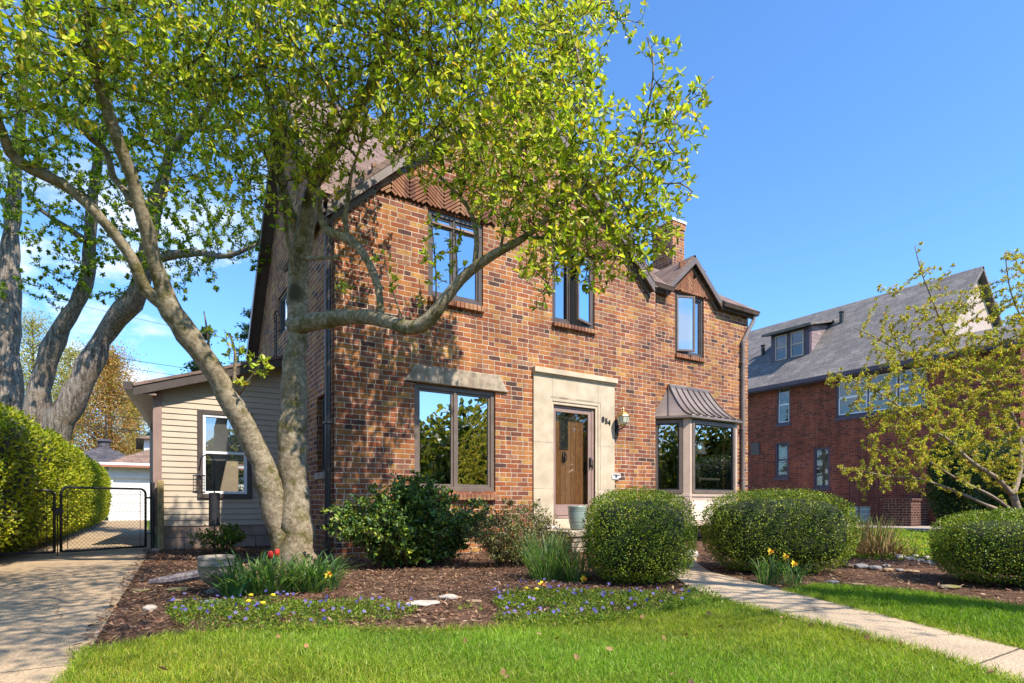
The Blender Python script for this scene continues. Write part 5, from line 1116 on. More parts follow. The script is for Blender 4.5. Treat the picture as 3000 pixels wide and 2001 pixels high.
for i, (px, py, w_, hr, lb, mt) in enumerate([(*o6(100,735),40,.12,'flat grey stone in front of the wide boxwood','grey_rock'),(*o6(275,748),36,.1,'flat tan stone at the edge of the right lawn strip','tan_rock'),(*o6(885,772),60,.12,'flat mossy stone in front of the dark boxwood','moss_rock'),
    (408,1733,52,.08,'flat mossy stone below the weathered log','moss_rock'),(524,1731,70,.08,'wide mossy stone beside the foot of the urn','moss_rock'),(524,1762,52,.08,'mossy stone nearest the left periwinkle','moss_rock'),(440,1790,42,.3,'pale tilted stone on the mulch left of the periwinkle','pale_rock'),(620,1768,80,.07,'flat grey flagstone in front of the urn foot','grey_rock'),(455,1620,34,.3,'rounded stone at the foot of the wooden gate post','tan_rock'),
    (1321,1756,58,.16,'pale block of stone in the open mulch','pale_rock'),(1245,1775,92,.10,'long pale flat stone in the open mulch','pale_rock'),(1490,1735,36,.16,'small tan stone behind the right periwinkle','tan_rock'),(1393,1764,50,.07,'brown flat stone level with the mulch','tan_rock'),(2032,1634,46,.35,'pinkish white boulder between the boxwoods','white_rock'),(2014,1662,30,.5,'blue grey stone where the walkway meets the boxwood','grey_rock')]):
    stone('stone', lb, 'stone', px, py, w_, hr, 140+i, M[mt], gf)
gw = 'white stones on the porch slab'
for i, (x, y, s_, lb) in enumerate([(6.06,-.24,.15,'white stone with dark specks on the left of the porch slab'),(6.22,-.2,.12,'middle white stone on the porch slab'),(6.36,-.18,.11,'right white stone on the porch slab')]):
    o = stone('white_stone', lb, 'stone', 1500, 1700, 40, .3, 170+i, M['white_rock'], gw); o.scale = (s_/.148,)*3; o.location = (x, y, .362); o.scale = (s_*7.2, s_*7.2, s_*9.5)

# ================================================================ urn, log, feeder
m = N('cast_stone'); z_ = m.sep(m.pos())[2]
cs = m.mix(m.rng(m.noise(14, 5), .3, .7), (.19,.16,.125), (.32,.27,.21)); bd = m.math('ABSOLUTE', m.math('SUBTRACT', m.math('FRACT', m.math('MULTIPLY', z_, 26)), .5))
M['cast_stone'] = m.end(m.pbr(m.mix(m.rng(m.noise(5, 4), .5, .75, 0, .6), cs, (.16,.14,.09)), .9, m.bump(m.noise(50, 4), .6, .006), spec=.2))
ux, uy = W(636, 1740, 5.35)[:2]
urn = thing('urn_planter', 'squat grey cast stone urn with carved face standing in the left bed', 'urn', (ux, uy, 0))
b = B(); b.lathe([(r_*.93, z_*.83) for r_, z_ in [(.10,0),(.10,.025),(.085,.035),(.06,.06),(.065,.085),(.10,.11),(.135,.15),(.158,.20),(.168,.26),(.165,.30),(.175,.305),(.175,.318),(.168,.322),(.172,.36),(.168,.365),(.172,.37),(.174,.40),(.165,.41),(.150,.40),(.146,.34)]], (ux,uy,0), 32)
b.build('bowl', M['cast_stone'], urn, smooth=True)
b = B(); b.lathe([(.137,.30),(0,.31)], (ux,uy,0), 16); b.build('soil', M['mulch'], urn)
b = B(); vd = Vector((ux, uy+DD, 0)).normalized(); sd_ = Vector((-vd.y, vd.x, 0)) * -1
for sgn in (-1, 1):
    pts = [Vector((ux,uy,0)) - vd*(.142+.012*(1-abs(t_-.5)*1.2)) + sd_*sgn*(.015+t_*.10) + Vector((0,0,.225-.06*math.sin(t_*2.6))) for t_ in (0,.25,.5,.75,1)]
    b.tube(pts, [.012,.016,.016,.013,.008], 6)
for k in range(7): b.lathe([(.002,-.012),(.012,0),(.002,.012)], Vector((ux,uy,0)) - vd*(.142-.004*k) + sd_*(.02+.012*(k % 2)) + Vector((0,0,.20-.011*k)), 7)
b.build('carved_face', M['cast_stone'], urn, smooth=True)
M['grey_wood'] = bark_mat('grey_wood', (.12,.10,.11), (.33,.29,.29), (.20,.17,.15), (3, 30, 30), .7, .01, 2)
lg0, lg1 = W(440, 1708, 5.75), W(612, 1680, 5.75); b = B(); lg0.z = .045; lg1.z = .14
b.tube(catmull([lg0, (lg0+lg1)/2+Vector((0,0,-.01)), lg1], [.022,.05,.055], .05)[0], [.026+.026*min(1, i/5) for i in range(len(catmull([lg0, (lg0+lg1)/2, lg1], [1,1,1], .05)[0]))], 9)
tag(b.build('log', M['grey_wood']), 'weathered grey log leaning against the stone urn', 'log')
fx, fy = G(628, 1640); fz = lambda py: EYE+(HY-py)*(SA*fx+CA*(fy+DD))/FL
fd_ = thing('bird_feeder_pole', 'black shepherd hook pole with squirrel baffle beside the sided wall', 'pole', (fx, fy, 0))
fr = Vector((CA, -SA, 0)); b = B(); pp = Vector((fx, fy, 0)); hk = [pp + Vector((0,0,z)) for z in (0,.5,1.0,1.36)]
for k in range(1, 8): a = PI*k/8; hk.append(pp - fr*(.105*(1-math.cos(a))) + Vector((0,0,1.40+.13*math.sin(a))))
hk += [pp - fr*.21 + Vector((0,0,1.36)), pp - fr*.225 + Vector((0,0,1.30))]
b.tube(hk, .0085, 7); b.build('pole', M['black'], fd_, smooth=True)
b = B(); b.lathe([(.012,.98),(.07,.975),(.072,.965),(.074,.50),(.070,.50),(.07,.94)], (fx,fy,0), 20); b.build('baffle', M['black'], fd_, smooth=False)
fc = pp - fr*.225; fe = thing('bird_feeder', 'cage bird feeder hanging from the hook of the black pole', 'bird feeder', (fc.x, fc.y, 1.0))
b = B(); b.lathe([(.03,1.0),(.035,1.02),(.035,1.20),(.02,1.22)], (fc.x,fc.y,0), 12); b.build('seed_tube', M['tan_rock'], fe)
b = B()
for k in range(12): a = 2*PI*k/12; q = Vector((fc.x+.075*math.cos(a), fc.y+.075*math.sin(a), 0)); b.tube([q+Vector((0,0,.985)), q+Vector((0,0,1.225))], .0025, 4)
for z in np.linspace(.99, 1.22, 6): b.tube([Vector((fc.x+.075*math.cos(a), fc.y+.075*math.sin(a), z)) for a in np.linspace(0, 2*PI, 19)], .0025, 4, cap=False)
b.tube([(fc.x,fc.y,1.24),(fc.x,fc.y,1.32)], .003, 4); b.build('cage', M['black'], fe)
b = B(); b.lathe([(.02,.965),(.085,.975),(.088,.985),(.01,.985)], (fc.x,fc.y,0), 16); b.build('tray', M['grey_pipe'], fe)
b = B(); b.lathe([(.085,1.225),(.08,1.235),(.02,1.245)], (fc.x,fc.y,0), 16); b.build('lid', M['grey_pipe'], fe)

# ================================================================ side addition with lap siding
ax0, ax1, ay = .29, XL-.004, 3.48
add_ = thing('side_addition', 'low addition with beige lap siding and shed roof beside the brick house', 'addition', (1.3, 6, 0))
rl = lambda x: 2.78 + (x-.0)*.333
AW = (.935, 1.85, .915, 2.545)
b = B(); zc = .415; ex = .1065
while zc < rl(ax1):
    for u0, u1 in ((ax0, AW[0]), (AW[0], AW[1]), (AW[1], ax1)):
        if u0 == AW[0] and zc+ex > AW[2] and zc < AW[3]:
            if zc < AW[2]: hi = AW[2]
            elif zc+ex > AW[3] and zc < AW[3]: continue
            else: continue
        else: hi = zc+ex
        tl_, tr_ = min(hi, rl(u0)), min(hi, rl(u1))
        if tr_ <= zc: continue
        if tl_ <= zc: u0 = (zc-2.78)/.333; tl_ = zc+.001
        y0, y1 = ay-.016, ay
        pts = [(u0, y0, zc), (u1, y0, zc), (u1, y1, tr_), (u0, y1, tl_)]
        if tr_ > tl_+.002 and tr_ >= hi-.0001 and tl_ < hi-.001:
            xm = (hi-2.78)/.333
            if u0 < xm < u1: pts = [(u0,y0,zc),(u1,y0,zc),(u1,y1,hi),(xm,y1,hi),(u0,y0+(tl_-zc)/ex*.016,tl_)]
        b.poly(pts); b.add([(u0,y0,zc),(u1,y0,zc),(u1,y1,zc-.002),(u0,y1,zc-.002)], [(0,1,2,3)])
    zc += ex
b.build('siding', M['siding'], add_, recalc=False)
b = B(); b.box(ax0-.05, ax0+.085, ay-.022, ay+.08, .41, 2.84); b.build('corner_trim', M['mauve'], add_, bevel=.004)
b = B(); b.prism([(ax0,ay+.081,.0),(ax0+.02,ay+.081,.0),(.80,9.6,.0),(.78,9.6,.0)], (0,0,2.8)); b.box(ax0, ax1, 9.6, 9.62, 0, 3.4); b.build('side_wall', M['siding'], add_)
m_ = B(); m_.box(ax0+.04, ax1, ay+.002, ay+.1, -.05, .41); m_.build('foundation', M['block_wall'] if 'block_wall' in M else M['block'], add_)
b = B()
for xj in (.72, 1.12, 1.52, 1.92): b.box(xj, xj+.008, ay+.0, ay+.003, .0, .205)
for xj in (.92, 1.32, 1.72, 2.12): b.box(xj, xj+.008, ay+.0, ay+.003, .205, .41)
b.box(ax0+.04, ax1, ay-.0005, ay+.0035, .203, .21); b.build('block_joint', M['black'], add_)
b = B(); slab(b, (-.06, 3.22, rl(-.06)+.11), (2.44, 3.22, rl(2.44)+.11), (2.44, 9.7, rl(2.44)+.11), (.45, 9.7, rl(.45)+.11), .05); b.build('roof', M['roof_y'], add_)
b = B(); b.prism([(-.05,3.24,rl(-.05)-.10),(2.43,3.24,rl(2.43)-.10),(2.43,3.24,rl(2.43)+.06),(-.05,3.24,rl(-.05)+.06)], (0,.025,0)); b.prism([(-.05,3.266,rl(-.05)-.07),(2.43,3.266,rl(2.43)-.07),(2.43,3.266,rl(2.43)-.04),(-.05,3.266,rl(-.05)-.04)], (0,.22,0)); b.build('fascia', M['bronze'], add_)
b = B(); pr = [(-.19,2.76),(-.19,2.885),(-.06,2.885),(-.06,2.76)]; b.prism([(x,3.2,z) for x,z in pr], (.52,6.4,.0)); b.build('gutter', M['bronze'], add_)
b = B(); b.prism([(-.05,3.27,2.70),(ax0,3.27,2.70),(.62,9.6,2.70),(.47,9.6,2.70)], (0,0,.03)); b.build('soffit', M['mauve'], add_)
b = B(); frame_rect(b, AW[0], AW[1], AW[2], AW[3], ay-.045, ay+.05, .085); aw = b.build('window', M['bronze'], add_, bevel=.004)
b = B(); frame_rect(b, AW[0]+.085, AW[1]-.085, AW[2]+.085, AW[3]-.085, ay-.03, ay+.05, .045); b.box(AW[0]+.13, AW[1]-.13, ay-.012, ay+.03, 1.74, 1.785); b.box(AW[0]+.086, AW[1]-.086, ay-.04, ay+.0, AW[2]+.085, AW[2]+.12); b.build('sash', M['white_paint'], aw, bevel=.003)
for z0, z1 in ((AW[2]+.13, 1.74), (1.785, AW[3]-.13)):
    b = B(); b.add([(AW[0]+.13,ay+.02,z0),(AW[1]-.13,ay+.02,z0),(AW[1]-.13,ay+.02,z1),(AW[0]+.13,ay+.02,z1)], [(0,1,2,3)]); b.build('pane', M['glass_side'], aw, recalc=False)
b = B(); b.box(AW[0]+.10, AW[1]-.10, ay+.06, ay+.07, 1.62, 2.46); b.build('curtain', M['white_paint'], aw)

# ================================================================ gates and posts
M['chain'] = simple('chain_link', (.035,.033,.032), .4, .2, 10)
ga, gb = Vector((-.985, 2.76, 0)), Vector((.13, 3.36, 0)); gl0, gl1 = Vector((-2.75, 2.55, 0)), Vector((-1.06, 2.70, 0))
def gate(label, p, q, h, loc):
    o = thing('chain_link_gate', label, 'gate', loc, 'pair of gates across the driveway'); d = (q-p).normalized(); Lg = (q-p).length; up = Vector((0,0,1)); r = .09
    def at(u, z): return p + d*u + up*z
    path = [at(0,.06), at(0,h-r)] + [at(r*(1-math.cos(a)), h-r+r*math.sin(a)) for a in np.linspace(.2, PI/2, 5)] + [at(Lg-r*(1-math.cos(a)), h-r+r*math.sin(a)) for a in np.linspace(PI/2, .2, 5)] + [at(Lg,h-r), at(Lg,.06)]
    b = B(); b.tube(path, .019, 8); b.tube([at(0,.075), at(Lg,.075)], .019, 8); b.build('gate_frame', M['chain'], o, smooth=True)
    b = B(); s_ = .062; k = -h
    while k < Lg:
        for sg in (1, -1):
            u0, u1 = (k, k+h-.1) if sg > 0 else (k+h-.1, k)
            a, c = max(0, min(u0, u1)), min(Lg, max(u0, u1))
            if c-a > .02:
                f_ = lambda u: .085 + (h-.12)*((u-u0)/(u1-u0)); b.tube([at(a, f_(a)), at(c, f_(c))], .0021, 3, cap=False)
        k += s_
    for u in (.09, Lg-.09): b.tube([at(u,.08), at(u,h-.03)], .005, 5)
    b.build('wire_mesh', M['chain'], o)
    return o, at
g1, at1 = gate('right chain link gate leaf between the centre latch and the wooden post', ga, gb, 1.07, (-.4, 3.06, 0))
g2, at2 = gate('left chain link gate leaf in front of the hedge', gl0, gl1, 1.02, (-1.9, 2.6, 0))
b = B(); lt = (ga+gl1)/2; b.tube([lt+Vector((-.06,0,.68)), lt+Vector((.07,0,.70))], .022, 8); b.box(lt.x-.03, lt.x+.03, lt.y-.03, lt.y+.03, .64, .76); b.tube([lt+Vector((0,-.02,.7)), lt+Vector((0,-.02,.02))], .008, 6); b.build('latch', M['black'], g1)
b = B()
for z in (.3, .92): b.tube([gb+Vector((0,0,z)), gb+Vector((.1,.02,z))], .016, 8)
b.build('hinge', M['chain'], g1)
b = B(); b.tube([(.235,3.36,-.02),(.235,3.36,1.16)], .032, 12); b.lathe([(.036,0),(.034,.02),(.012,.035)], (.235,3.36,1.16), 12); tag(b.build('gate_post', M['black'], smooth=False), 'black metal post carrying the hinges of the right gate', 'post')
M['post_wood'] = bark_mat('post_wood', (.30,.22,.10), (.44,.34,.18), (.20,.17,.07), (20, 20, 1.5), .5, .006, 2)
b = B(); b.box(.30, .40, 3.27, 3.37, -.02, 1.22); tag(b.build('wooden_post', M['post_wood'], bevel=.008), 'weathered square wooden post at the corner of the siding', 'post')

# ================================================================ garage and roofs at the back
gy = 24.6
gar = thing('garage', 'white garage with brown hip roof at the end of the driveway', 'garage', (2, gy+3, 0))
b = B(); gx0 = F(318,1500,gy)[0]; dx0 = F(331,1500,gy)[0]; dz = F(340,1397,gy)[1]; gz1 = F(340,1362,gy)[1]
wall_grid(B(), 0, 1, 0, 1, [], .1); b = B(mpF(gy)); wall_grid(b, gx0, 6.2, 0, gz1, [(dx0, 5.0, 0, dz)], .12); b.add([(gx0,0,0),(gx0,6.2,0),(gx0,6.2,gz1),(gx0,0,gz1)], [(0,1,2,3)]); b.build('wall', M['white_paint'], gar, recalc=False)
b = B(mpF(gy)); ph = dz/5
for k in range(5): b.box(dx0, 5.0, .09, .13, k*ph+.012, (k+1)*ph-.012)
b.box(dx0, 5.0, .115, .125, 0, dz); b.build('garage_door', M['white_paint'], gar, bevel=.012)
b = B(mpF(gy)); b.box(dx0-.1, 5.1, -.03, .0, dz, dz+.1); b.box(dx0-.02, 5, -.02, .1, dz-.06, dz-.0); b.build('door_trim', M['white_paint'], gar)
b = B(); rx0, rx1, ry0, ry1, rz0 = gx0-.3, 6.5, gy-.4, gy+6.6, gz1; rp_ = rz0+1.75
V_ = [(rx0,ry0,rz0),(rx1,ry0,rz0),(rx1,ry1,rz0),(rx0,ry1,rz0),((rx0+rx1)/2-.3,gy+3.1,rp_),((rx0+rx1)/2+.3,gy+3.1,rp_)]
b.add(V_, [(0,1,5,4),(1,2,5),(2,3,4,5),(3,0,4),(3,2,1,0)]); b.build('roof', M['garage_roof'], gar)
b = B(); b.box(rx0-.06, rx1, ry0-.08, ry0-.005, rz0-.02, rz0+.09); b.build('gutter', M['white_paint'], gar); b = B(); b.box(rx0-.05, rx1, ry0-.07, ry0+.02, rz0-.12, rz0-.022); b.build('fascia', simple('rust_fascia', (.36,.14,.09), .6), gar)
def far_house(label, cx_, y, hw, ze, zp, roofm, wallm, dep=8):
    o = thing('house', label, 'house', (cx_, y+dep/2, 0), 'houses seen over the garage'); b = B(); b.box(cx_-hw+.4, cx_+hw-.4, y+.4, y+dep-.4, 0, ze-.01); wl_ = b.build('wall', M[wallm], o)
    b = B(); b.add([(cx_-hw,y,ze),(cx_+hw,y,ze),(cx_+hw,y+dep,ze),(cx_-hw,y+dep,ze),(cx_,y+dep/2,zp)], [(0,1,4),(1,2,4),(2,3,4),(3,0,4),(3,2,1,0)]); b.build('roof', M[roofm], o)
    window(o, mpF(y+.4), cx_-hw*.4, cx_-hw*.4+1.1, 1.0, 2.2, -.02, (), 'white_paint', fw=.08); return o
p0 = F(305,1305,38); o = far_house('dark hipped roof of a distant house behind the hedge', p0[0], 34, 3.6, p0[1]-2.0, p0[1]+.0, 'slate_roof', 'white_paint'); b = B(); b.lathe([(.35,0),(.35,.5),(.45,.5),(.4,.65)], (p0[0],38,p0[1]-.25), 10); b.build('chimney', M['slate_roof'], o); b = B(); b.tube([(p0[0]+.1,38,p0[1]+.2),(p0[0]+.1,38,p0[1]+1.9)], .04, 6); b.build('antenna', M['black'], o)
p1 = F(398,1283,30); far_house('grey roofed house corner between the garage and the siding', p1[0]+4.3, 30, 4.3, p1[1], p1[1]+1.5, 'garage_roof', 'white_paint')

# ================================================================ neighbouring brick house
NX = 24.6
nb = thing('brick_house', 'darker red brick house across the lawn with grey shingle roof and plum trim', 'house', (28, 8, 0))
def nbw(px0, py0, px1, py1):    # opening from two pixel corners
    y1, z1 = S(px0, py0, NX); y0, z0 = S(px1, py1, NX); return (y0, y1, z0, z1)
def o7(x, y): return 2180+x/2.24, 1180+y/2.24
def c7(x, y): return 2000+x/2.24, 600+y/2.24
NWS = [nbw(*c7(617,1192), *c7(706,1432)), nbw(*o7(205,262), *o7(292,488)), nbw(*o7(456,298), *o7(563,556)), (1.2, 4.56, 4.4, 6.0), (2.15, 2.62, .06, .72), (3.2, 4.03, .06, .72)]
nws2 = [(-.6,.5,1.35,2.6)]
b = B(mpS(NX)); wall_grid(b, -1.5, 20, -.05, 6.2, NWS + nws2, .12); b.build('wall', M['neighbor_brick'], nb, recalc=False)
b = B(); b.add([(NX,-1.5,-.05),(NX+7.6,-1.5,-.05),(NX+7.6,-1.5,6.2),(NX,-1.5,6.2)], [(0,1,2,3)]); b.build('wall', M['neighbor_brick'], nb, recalc=False)
b = B(); b.add([(NX,1.0,6.2),(NX+7.6,1.0,6.2),(NX+3.8,1.0,10.0)], [(0,1,2)]); b.build('gable_wall', M['taupe'], nb, recalc=False)
b = B(); slab(b, (24.2,.75,6.2), (24.2,20,6.2), (28.4,20,10.3), (28.4,.75,10.3), .12); slab(b, (28.4,.75,10.3), (28.4,20,10.3), (32.6,20,6.2), (32.6,.75,6.2), .12)
slab(b, (24.2,-1.8,6.2), (24.2,.75,6.2), (26.2,.75,7.2), (26.2,-1.8,7.2), .1); b.build('roof', M['neighbor_roof'], nb)
b = B(); b.box(24.12, 24.22, -1.8, 20, 6.02, 6.16); b.box(24.2, NX+.02, -1.8, 20, 5.98, 6.03); b.build('gutter', M['purple_trim'], nb)
for i, h in enumerate(NWS[:3]): window(nb, mpS(NX), *h, .02, (), 'purple_trim', 'white_paint' if i == 0 else 'purple_trim', 'glass_dim', fw=.07, sw=.035, hung=(i < 2), shade='curtain_cloth'); b = B(mpS(NX)); b.box(h[0]-.04, h[1]+.04, -.05, .06, h[2]-.12, h[2]-.003); b.build('sill', M['purple_trim'], nb)
h = NWS[3]; window(nb, mpS(NX), *h, .02, (2.2, 3.3), 'purple_trim', 'white_paint', 'glass_dim', shade='curtain_cloth', fw=.09, sw=.05, hung=True); b = B(mpS(NX)); b.box(h[0]-.04, h[1]+.04, -.05, .06, h[2]-.14, h[2]-.003); b.build('sill', M['purple_trim'], nb)
window(nb, mpS(NX), *nws2[0], .02, (), 'purple_trim', None, 'glass_dim', fw=.07, hung=True, shade='dark_room')
m = N('glass_block'); x_, y_, z_ = m.sep(m.pos()); f1 = m.math('FRACT', m.math('DIVIDE', y_, .2)); f2 = m.math('FRACT', m.math('DIVIDE', z_, .2))
d_ = m.math('MINIMUM', m.math('MINIMUM', f1, m.math('SUBTRACT', 1, f1)), m.math('MINIMUM', f2, m.math('SUBTRACT', 1, f2)))
M['glass_block'] = m.end(m.pbr(m.mix(m.rng(d_, .03, .1), (.5,.48,.42), m.mix(m.noise(25, 3), (.10,.16,.15), (.38,.45,.42))), .15, m.bump(d_, .6, .02)))
for h in NWS[4:]: b = B(mpS(NX)); b.box(h[0], h[1], .03, .1, h[2], h[3]); b.build('glass_block_window', M['glass_block'], nb)
v0 = nbw(*o7(50,268), *o7(105,342)); b = B(mpS(NX)); b.box(*v0[:2], -.06, .02, v0[2], v0[3])
for k in range(6): z = v0[2]+.04+k*(v0[3]-v0[2]-.08)/6; b.box(v0[0]+.03, v0[1]-.03, -.075, -.058, z, z+.05)
b.build('wall_vent', M['gutter'], nb, bevel=.008)
# shed dormer on the neighbour's roof
dx_ = 25.62; dy0, dy1 = S(*c7(832,990), dx_)[0], S(*c7(580,1050), dx_)[0]; dz0, dz1 = 7.42, 8.92
b = B(); b.prism([(dx_,dy0,dz0),(dx_+1.9,dy0,dz1+.35),(dx_,dy0,dz1)], (0,dy1-dy0,0)); dm = b.build('dormer', M['purple_trim'], nb)
b = B(); slab(b, (dx_-.35,dy0-.25,dz1+.0), (dx_-.35,dy1+.3,dz1+.0), (dx_+2.3,dy1+.3,dz1+.62), (dx_+2.3,dy0-.25,dz1+.62), .11); b.build('dormer_roof', M['neighbor_roof'], dm)
b = B(); b.prism([(dx_+.16,dy0-.012,dz0+.22),(dx_+1.5,dy0-.012,dz1+.2),(dx_+.16,dy0-.012,dz1-.02)], (0,.01,0)); b.build('shingle_cheek', shingle_mat('cheek', (.26,.20,.20), (.34,.27,.27), h=.19, L=.3, axis=0, slope=1), dm)
wid = (dy1-dy0)
for k, (p_, q_) in enumerate(((.13,.43), (.54,.86))):
    a0, a1 = dy1-wid*q_, dy1-wid*p_; z0_, z1_ = dz0+.18, dz1-.16; b = B(mpS(dx_)); frame_rect(b, a0, a1, z0_, z1_, -.04, .02, .045); b.box(a0+.04, a1-.04, -.045, .0, (z0_+z1_)/2-.025, (z0_+z1_)/2+.025); b.build('window_frame', M['taupe'], dm)
    b = B(mpS(dx_)); b.add([(a0+.04,-.008,z0_+.04),(a1-.04,-.008,z0_+.04),(a1-.04,-.008,z1_-.04),(a0+.04,-.008,z1_-.04)], [(0,1,2,3)]); b.build('pane', M['glass_dim'], dm, recalc=False)
for (x, y) in ((1020,765), (522,985)):
    yy, zz = S(*c7(x, y), 26.0); yy2 = yy; xx = 24.2 + (zz-6.2)/.976; yy, zz = S(*c7(x, y), xx); xx = 24.2 + (zz-6.2)/.976
    b = B(); b.lathe([(.09,-.15),(.09,.45),(.12,.45),(.12,.5)], (xx, yy, zz), 10); b.build('vent_pipe', M['black'], nb)
b = B(); b.box(23.2, NX-.002, 1.15, 2.1, -.02, .92); b.box(23.16, NX-.003, 1.11, 2.14, .92, .99); sw_ = b.build('stoop_wall', M['dark_brick'], None); tag(sw_, 'low dark brick stoop wall in front of the neighbouring house', 'wall')
tr = thing('iron_trellis', 'dark red wrought iron porch trellis standing before the neighbouring wall', 'trellis', (NX-.7, 3.1, 0))
b = B()
for y in (2.55, 2.75, 3.25, 3.45, 3.62): b.box(NX-.75, NX-.71, y, y+.035, 0, 1.75)
b.box(NX-.75, NX-.71, 2.55, 3.65, 1.73, 1.77); b.box(NX-.76, NX-.70, 3.27, 3.5, 1.05, 1.45)
b.build('upright', simple('oxide_red', (.10,.025,.02), .6), tr)
b = B()
for k in range(5): z = .2+k*.3; b.box(NX-.745, NX-.715, 2.58, 2.75, z, z+.02); b.box(NX-.745, NX-.715, 3.28, 3.62, z, z+.02)
b.build('cross_bar', M['black'], tr)

# ================================================================ background trees and wires
def far_tree(name, label, px, py_top, y, wpx, cols, n, L, seed, trunk=True, sparse=1., cone=False, group=None, mat='leaf', twigs=True, base=0):
    rng = np.random.default_rng(seed); x, zt_ = F(px, py_top, y); d = SA*x+CA*(y+DD); r = wpx*d/FL/2; o = thing(name, label, 'tree', (x, y, base), group); b = B()
    b.tube([(x,y,base),(x+.1,y,zt_*.45),(x,y,zt_*.95)], [r*.06+.05, r*.045+.03, .02], 8); P = []; A = []
    nbr = 60 if cone else 90
    for i in range(nbr):
        f_ = rng.uniform(.12,1) if cone else rng.uniform(.22,.97); a = rng.uniform(0,2*PI)
        if cone: rr = r*(1-f_)*rng.uniform(.75,1.1)+.1; e = Vector((x+rr*math.cos(a), y+rr*math.sin(a), zt_*f_-.12*rr)); s0 = Vector((x,y,zt_*f_))
        else:
            prof = math.sin(PI*min(1,(f_-.1)/.9)**.75)**.6; rr = r*prof*rng.uniform(.35,1.05); e = Vector((x+rr*math.cos(a), y+rr*math.sin(a), zt_*f_)); s0 = Vector((x,y,max(base+.3, zt_*f_-rr*.95)))
        if twigs: b.tube([s0, (s0+e)/2+Vector((0,0,-.04*rr)), e], [.028*r/2+.01, .018*r/2+.006, .006], 4, cap=False)
        m_ = n//nbr; t_ = rng.random(m_)**.6; pts = np.array(s0)*(1-t_[:,None])+np.array(e)*t_[:,None]
        sp = (.05*r if cone else .17*r)*(.4+t_); P.append(pts+rng.normal(0,1,(m_,3))*sp[:,None]*np.array([[1,1,.5 if cone else .9]])); A.append(np.tile(np.array((e-s0).normalized()), (m_,1)))
    b.build('trunk', M['twig'], o); P = np.concatenate(P); A = np.concatenate(A); n2 = len(P)
    leaves('crown', P, unit(A*.7+rdir(n2,.2,rng)), rdir(n2,.5,rng), L*rng.uniform(.6,1.3,n2), L*.5, palette(n2, cols, .22, rng), M[mat], o, 'quad'); return o
ORA = [(.50,.25,.09),(.54,.30,.13),(.46,.36,.08),(.42,.20,.08),(.40,.36,.08)]; YEL = [(.42,.38,.10),(.36,.36,.08),(.48,.40,.14)]
gbt = 'budding trees behind the garage'
far_tree('budding_tree', 'tall orange budding tree beyond the garage', 318, 1015, 40, 215, ORA, 30000, .15, 71, group=gbt)
far_tree('budding_tree', 'pale yellow green tree between the orange tree and the leaning trunks', 205, 1010, 44, 190, YEL, 20000, .15, 72, group=gbt)
far_tree('budding_tree', 'thin pale tree seen between the grey trunks', 95, 900, 48, 220, YEL, 13000, .15, 73, group=gbt)
far_tree('budding_tree', 'low golden tree just over the garage roof', 385, 1165, 46, 170, [(.42,.33,.08),(.36,.33,.06),(.45,.28,.09)], 22000, .15, 74, group=gbt)
far_tree('budding_tree', 'yellow budding tree at the left edge behind the hedge', -20, 1000, 44, 260, YEL, 18000, .16, 75, group=gbt)
SPR = [(.03,.07,.045),(.05,.10,.06),(.022,.05,.035)]
gs = 'spruces behind the side addition'
far_tree('spruce_tree', 'blue green spruce top above the addition roof behind the leaning stem', 600, 960, 17.5, 270, SPR, 12000, .12, 76, cone=True, group=gs)
far_tree('spruce_tree', 'spruce top against the rear edge of the brick side wall', 735, 915, 19, 330, SPR, 12000, .12, 77, cone=True, group=gs)
far_tree('spruce_tree', 'dark spruce bough between the orange tree and the siding corner', 462, 1150, 33, 100, SPR, 9000, .14, 78, cone=True, group=gs)
gwi = 'overhead wires behind the addition'
for i, (a, c, ya, yb_, r_, lb) in enumerate([((-60,820),(760,1010),30,30,.009,'highest thin overhead wire crossing behind the trunks'),((300,1035),(900,1125),26,26,.012,'upper overhead wire of the pair above the addition roof'),((300,1060),(900,1150),26,26,.012,'lower overhead wire of the pair above the addition roof'),((180,1120),(900,1275),27,27,.012,'overhead wire across the orange tree'),((150,1192),(900,1275),27.5,27.5,.016,'overhead wire with splice below the orange tree middle'),((120,1225),(900,1310),28,28,.022,'thick lowest overhead cable above the garage roof')]):
    p = Vector((F(*a, ya)[0], ya, F(*a, ya)[1])); q = Vector((F(*c, yb_)[0], yb_, F(*c, yb_)[1])); d = q-p; p = p-d*.6; q = q+d*.2
    b = B(); b.tube([p+(q-p)*t_+Vector((0,0,-1.0*t_*(1-t_)*.5)) for t_ in np.linspace(0,1,12)], r_, 6); tag(b.build('utility_wire', M['black']), lb, 'wire', gwi)

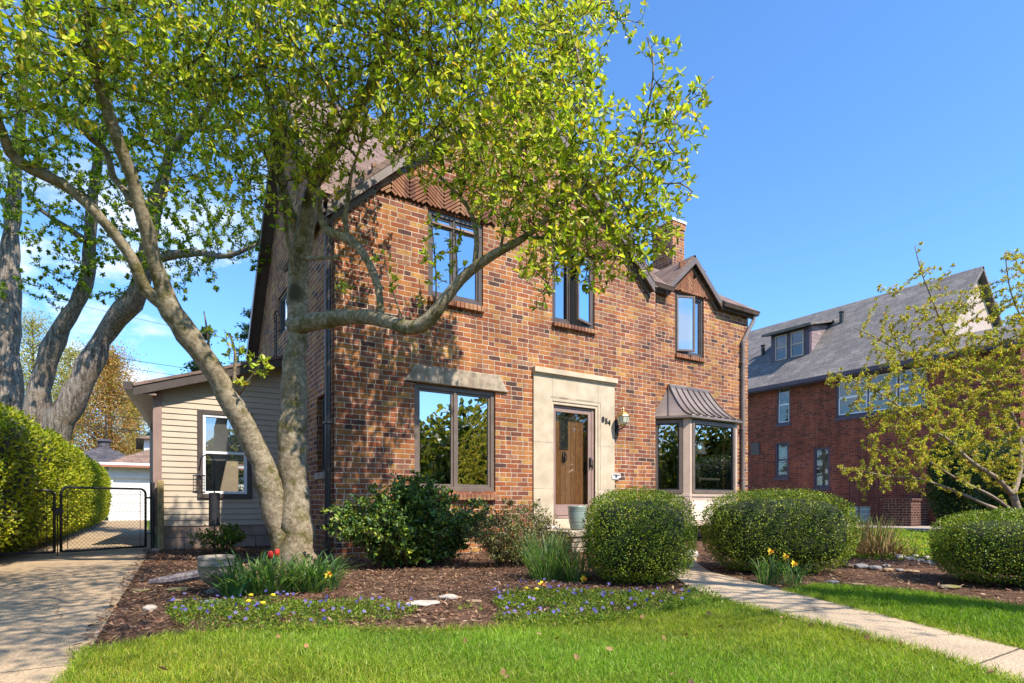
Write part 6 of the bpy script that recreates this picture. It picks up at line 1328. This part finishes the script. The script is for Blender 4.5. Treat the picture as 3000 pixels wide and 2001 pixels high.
# ================================================================ street side, behind the viewer: mirrored in the glass, shading the drive
def street_tree(label, x, y, h, r, n, L, cols, seed, z0=2.2, off=(0,0)):
    rng = np.random.default_rng(seed); o = thing('street_tree', label, 'tree', (x, y, 0), 'trees on the street side'); b = B(); b.tube([(x,y,0),(x+.1,y+.1,h*.4),(x,y,h*.8)], [.22,.16,.05], 10); P = []
    for i in range(40):
        a = rng.uniform(0,2*PI); rr = r*math.sqrt(rng.random()); z = rng.uniform(z0+.5, h); e = Vector((x+off[0]+rr*math.cos(a), y+off[1]+rr*math.sin(a), z)); b.tube([(x,y,max(1.5, z-rr*.8-.6)), (x+off[0]*.6,y+off[1]*.6,z-.3), e], [.05,.03,.01], 5, cap=False)
        P.append(np.array(e)+rng.normal(0, .35, (n//40,3)))
    b.build('trunk', M['rough_bark'], o); P = np.concatenate(P); m_ = len(P)
    leaves('crown', P, rdir(m_,.2,rng), rdir(m_,1,rng), L*rng.uniform(.6,1.3,m_), L*.5, palette(m_, cols, .2, rng), M['leaf'], o, 'quad')
street_tree('leafy street tree left of the driveway mouth', -2.4, -9.8, 8.6, 2.7, 15000, .1, LEAFC, 81, 4.3, (1.5, 2.9))
street_tree('street tree to the right of the walkway mouth', 6.9, -11.2, 7.6, 2.0, 3600, .09, LEAFC, 82, 4.0, (-1.2, 2.1))
rng = np.random.default_rng(90); P = []
for k in range(260):
    x = rng.uniform(-75, 100); y = rng.uniform(-46,-31); h = rng.uniform(7, 12.5)*(1 if x > 24 else .72)*(.4 if k % 3 == 0 else 1)
    q = rdir(900, 0, rng)*(rng.random((900,1))**.4); P.append(q*np.array([2.7,2.2,h/2+.4])+np.array([x,y,h/2]))
P = np.concatenate(P); m_ = len(P)
o = leaves('street_woods', P, rdir(m_,.2,rng), rdir(m_,.8,rng), np.full(m_, .62)*rng.uniform(.6,1.3,m_), .42, palette(m_, [(.13,.15,.02),(.18,.19,.03),(.09,.11,.02),(.22,.20,.04)], .25, rng), M['leaf'], None, 'quad')
tag(o, 'belt of trees across the street mirrored in the front windows', 'trees', kind='stuff')
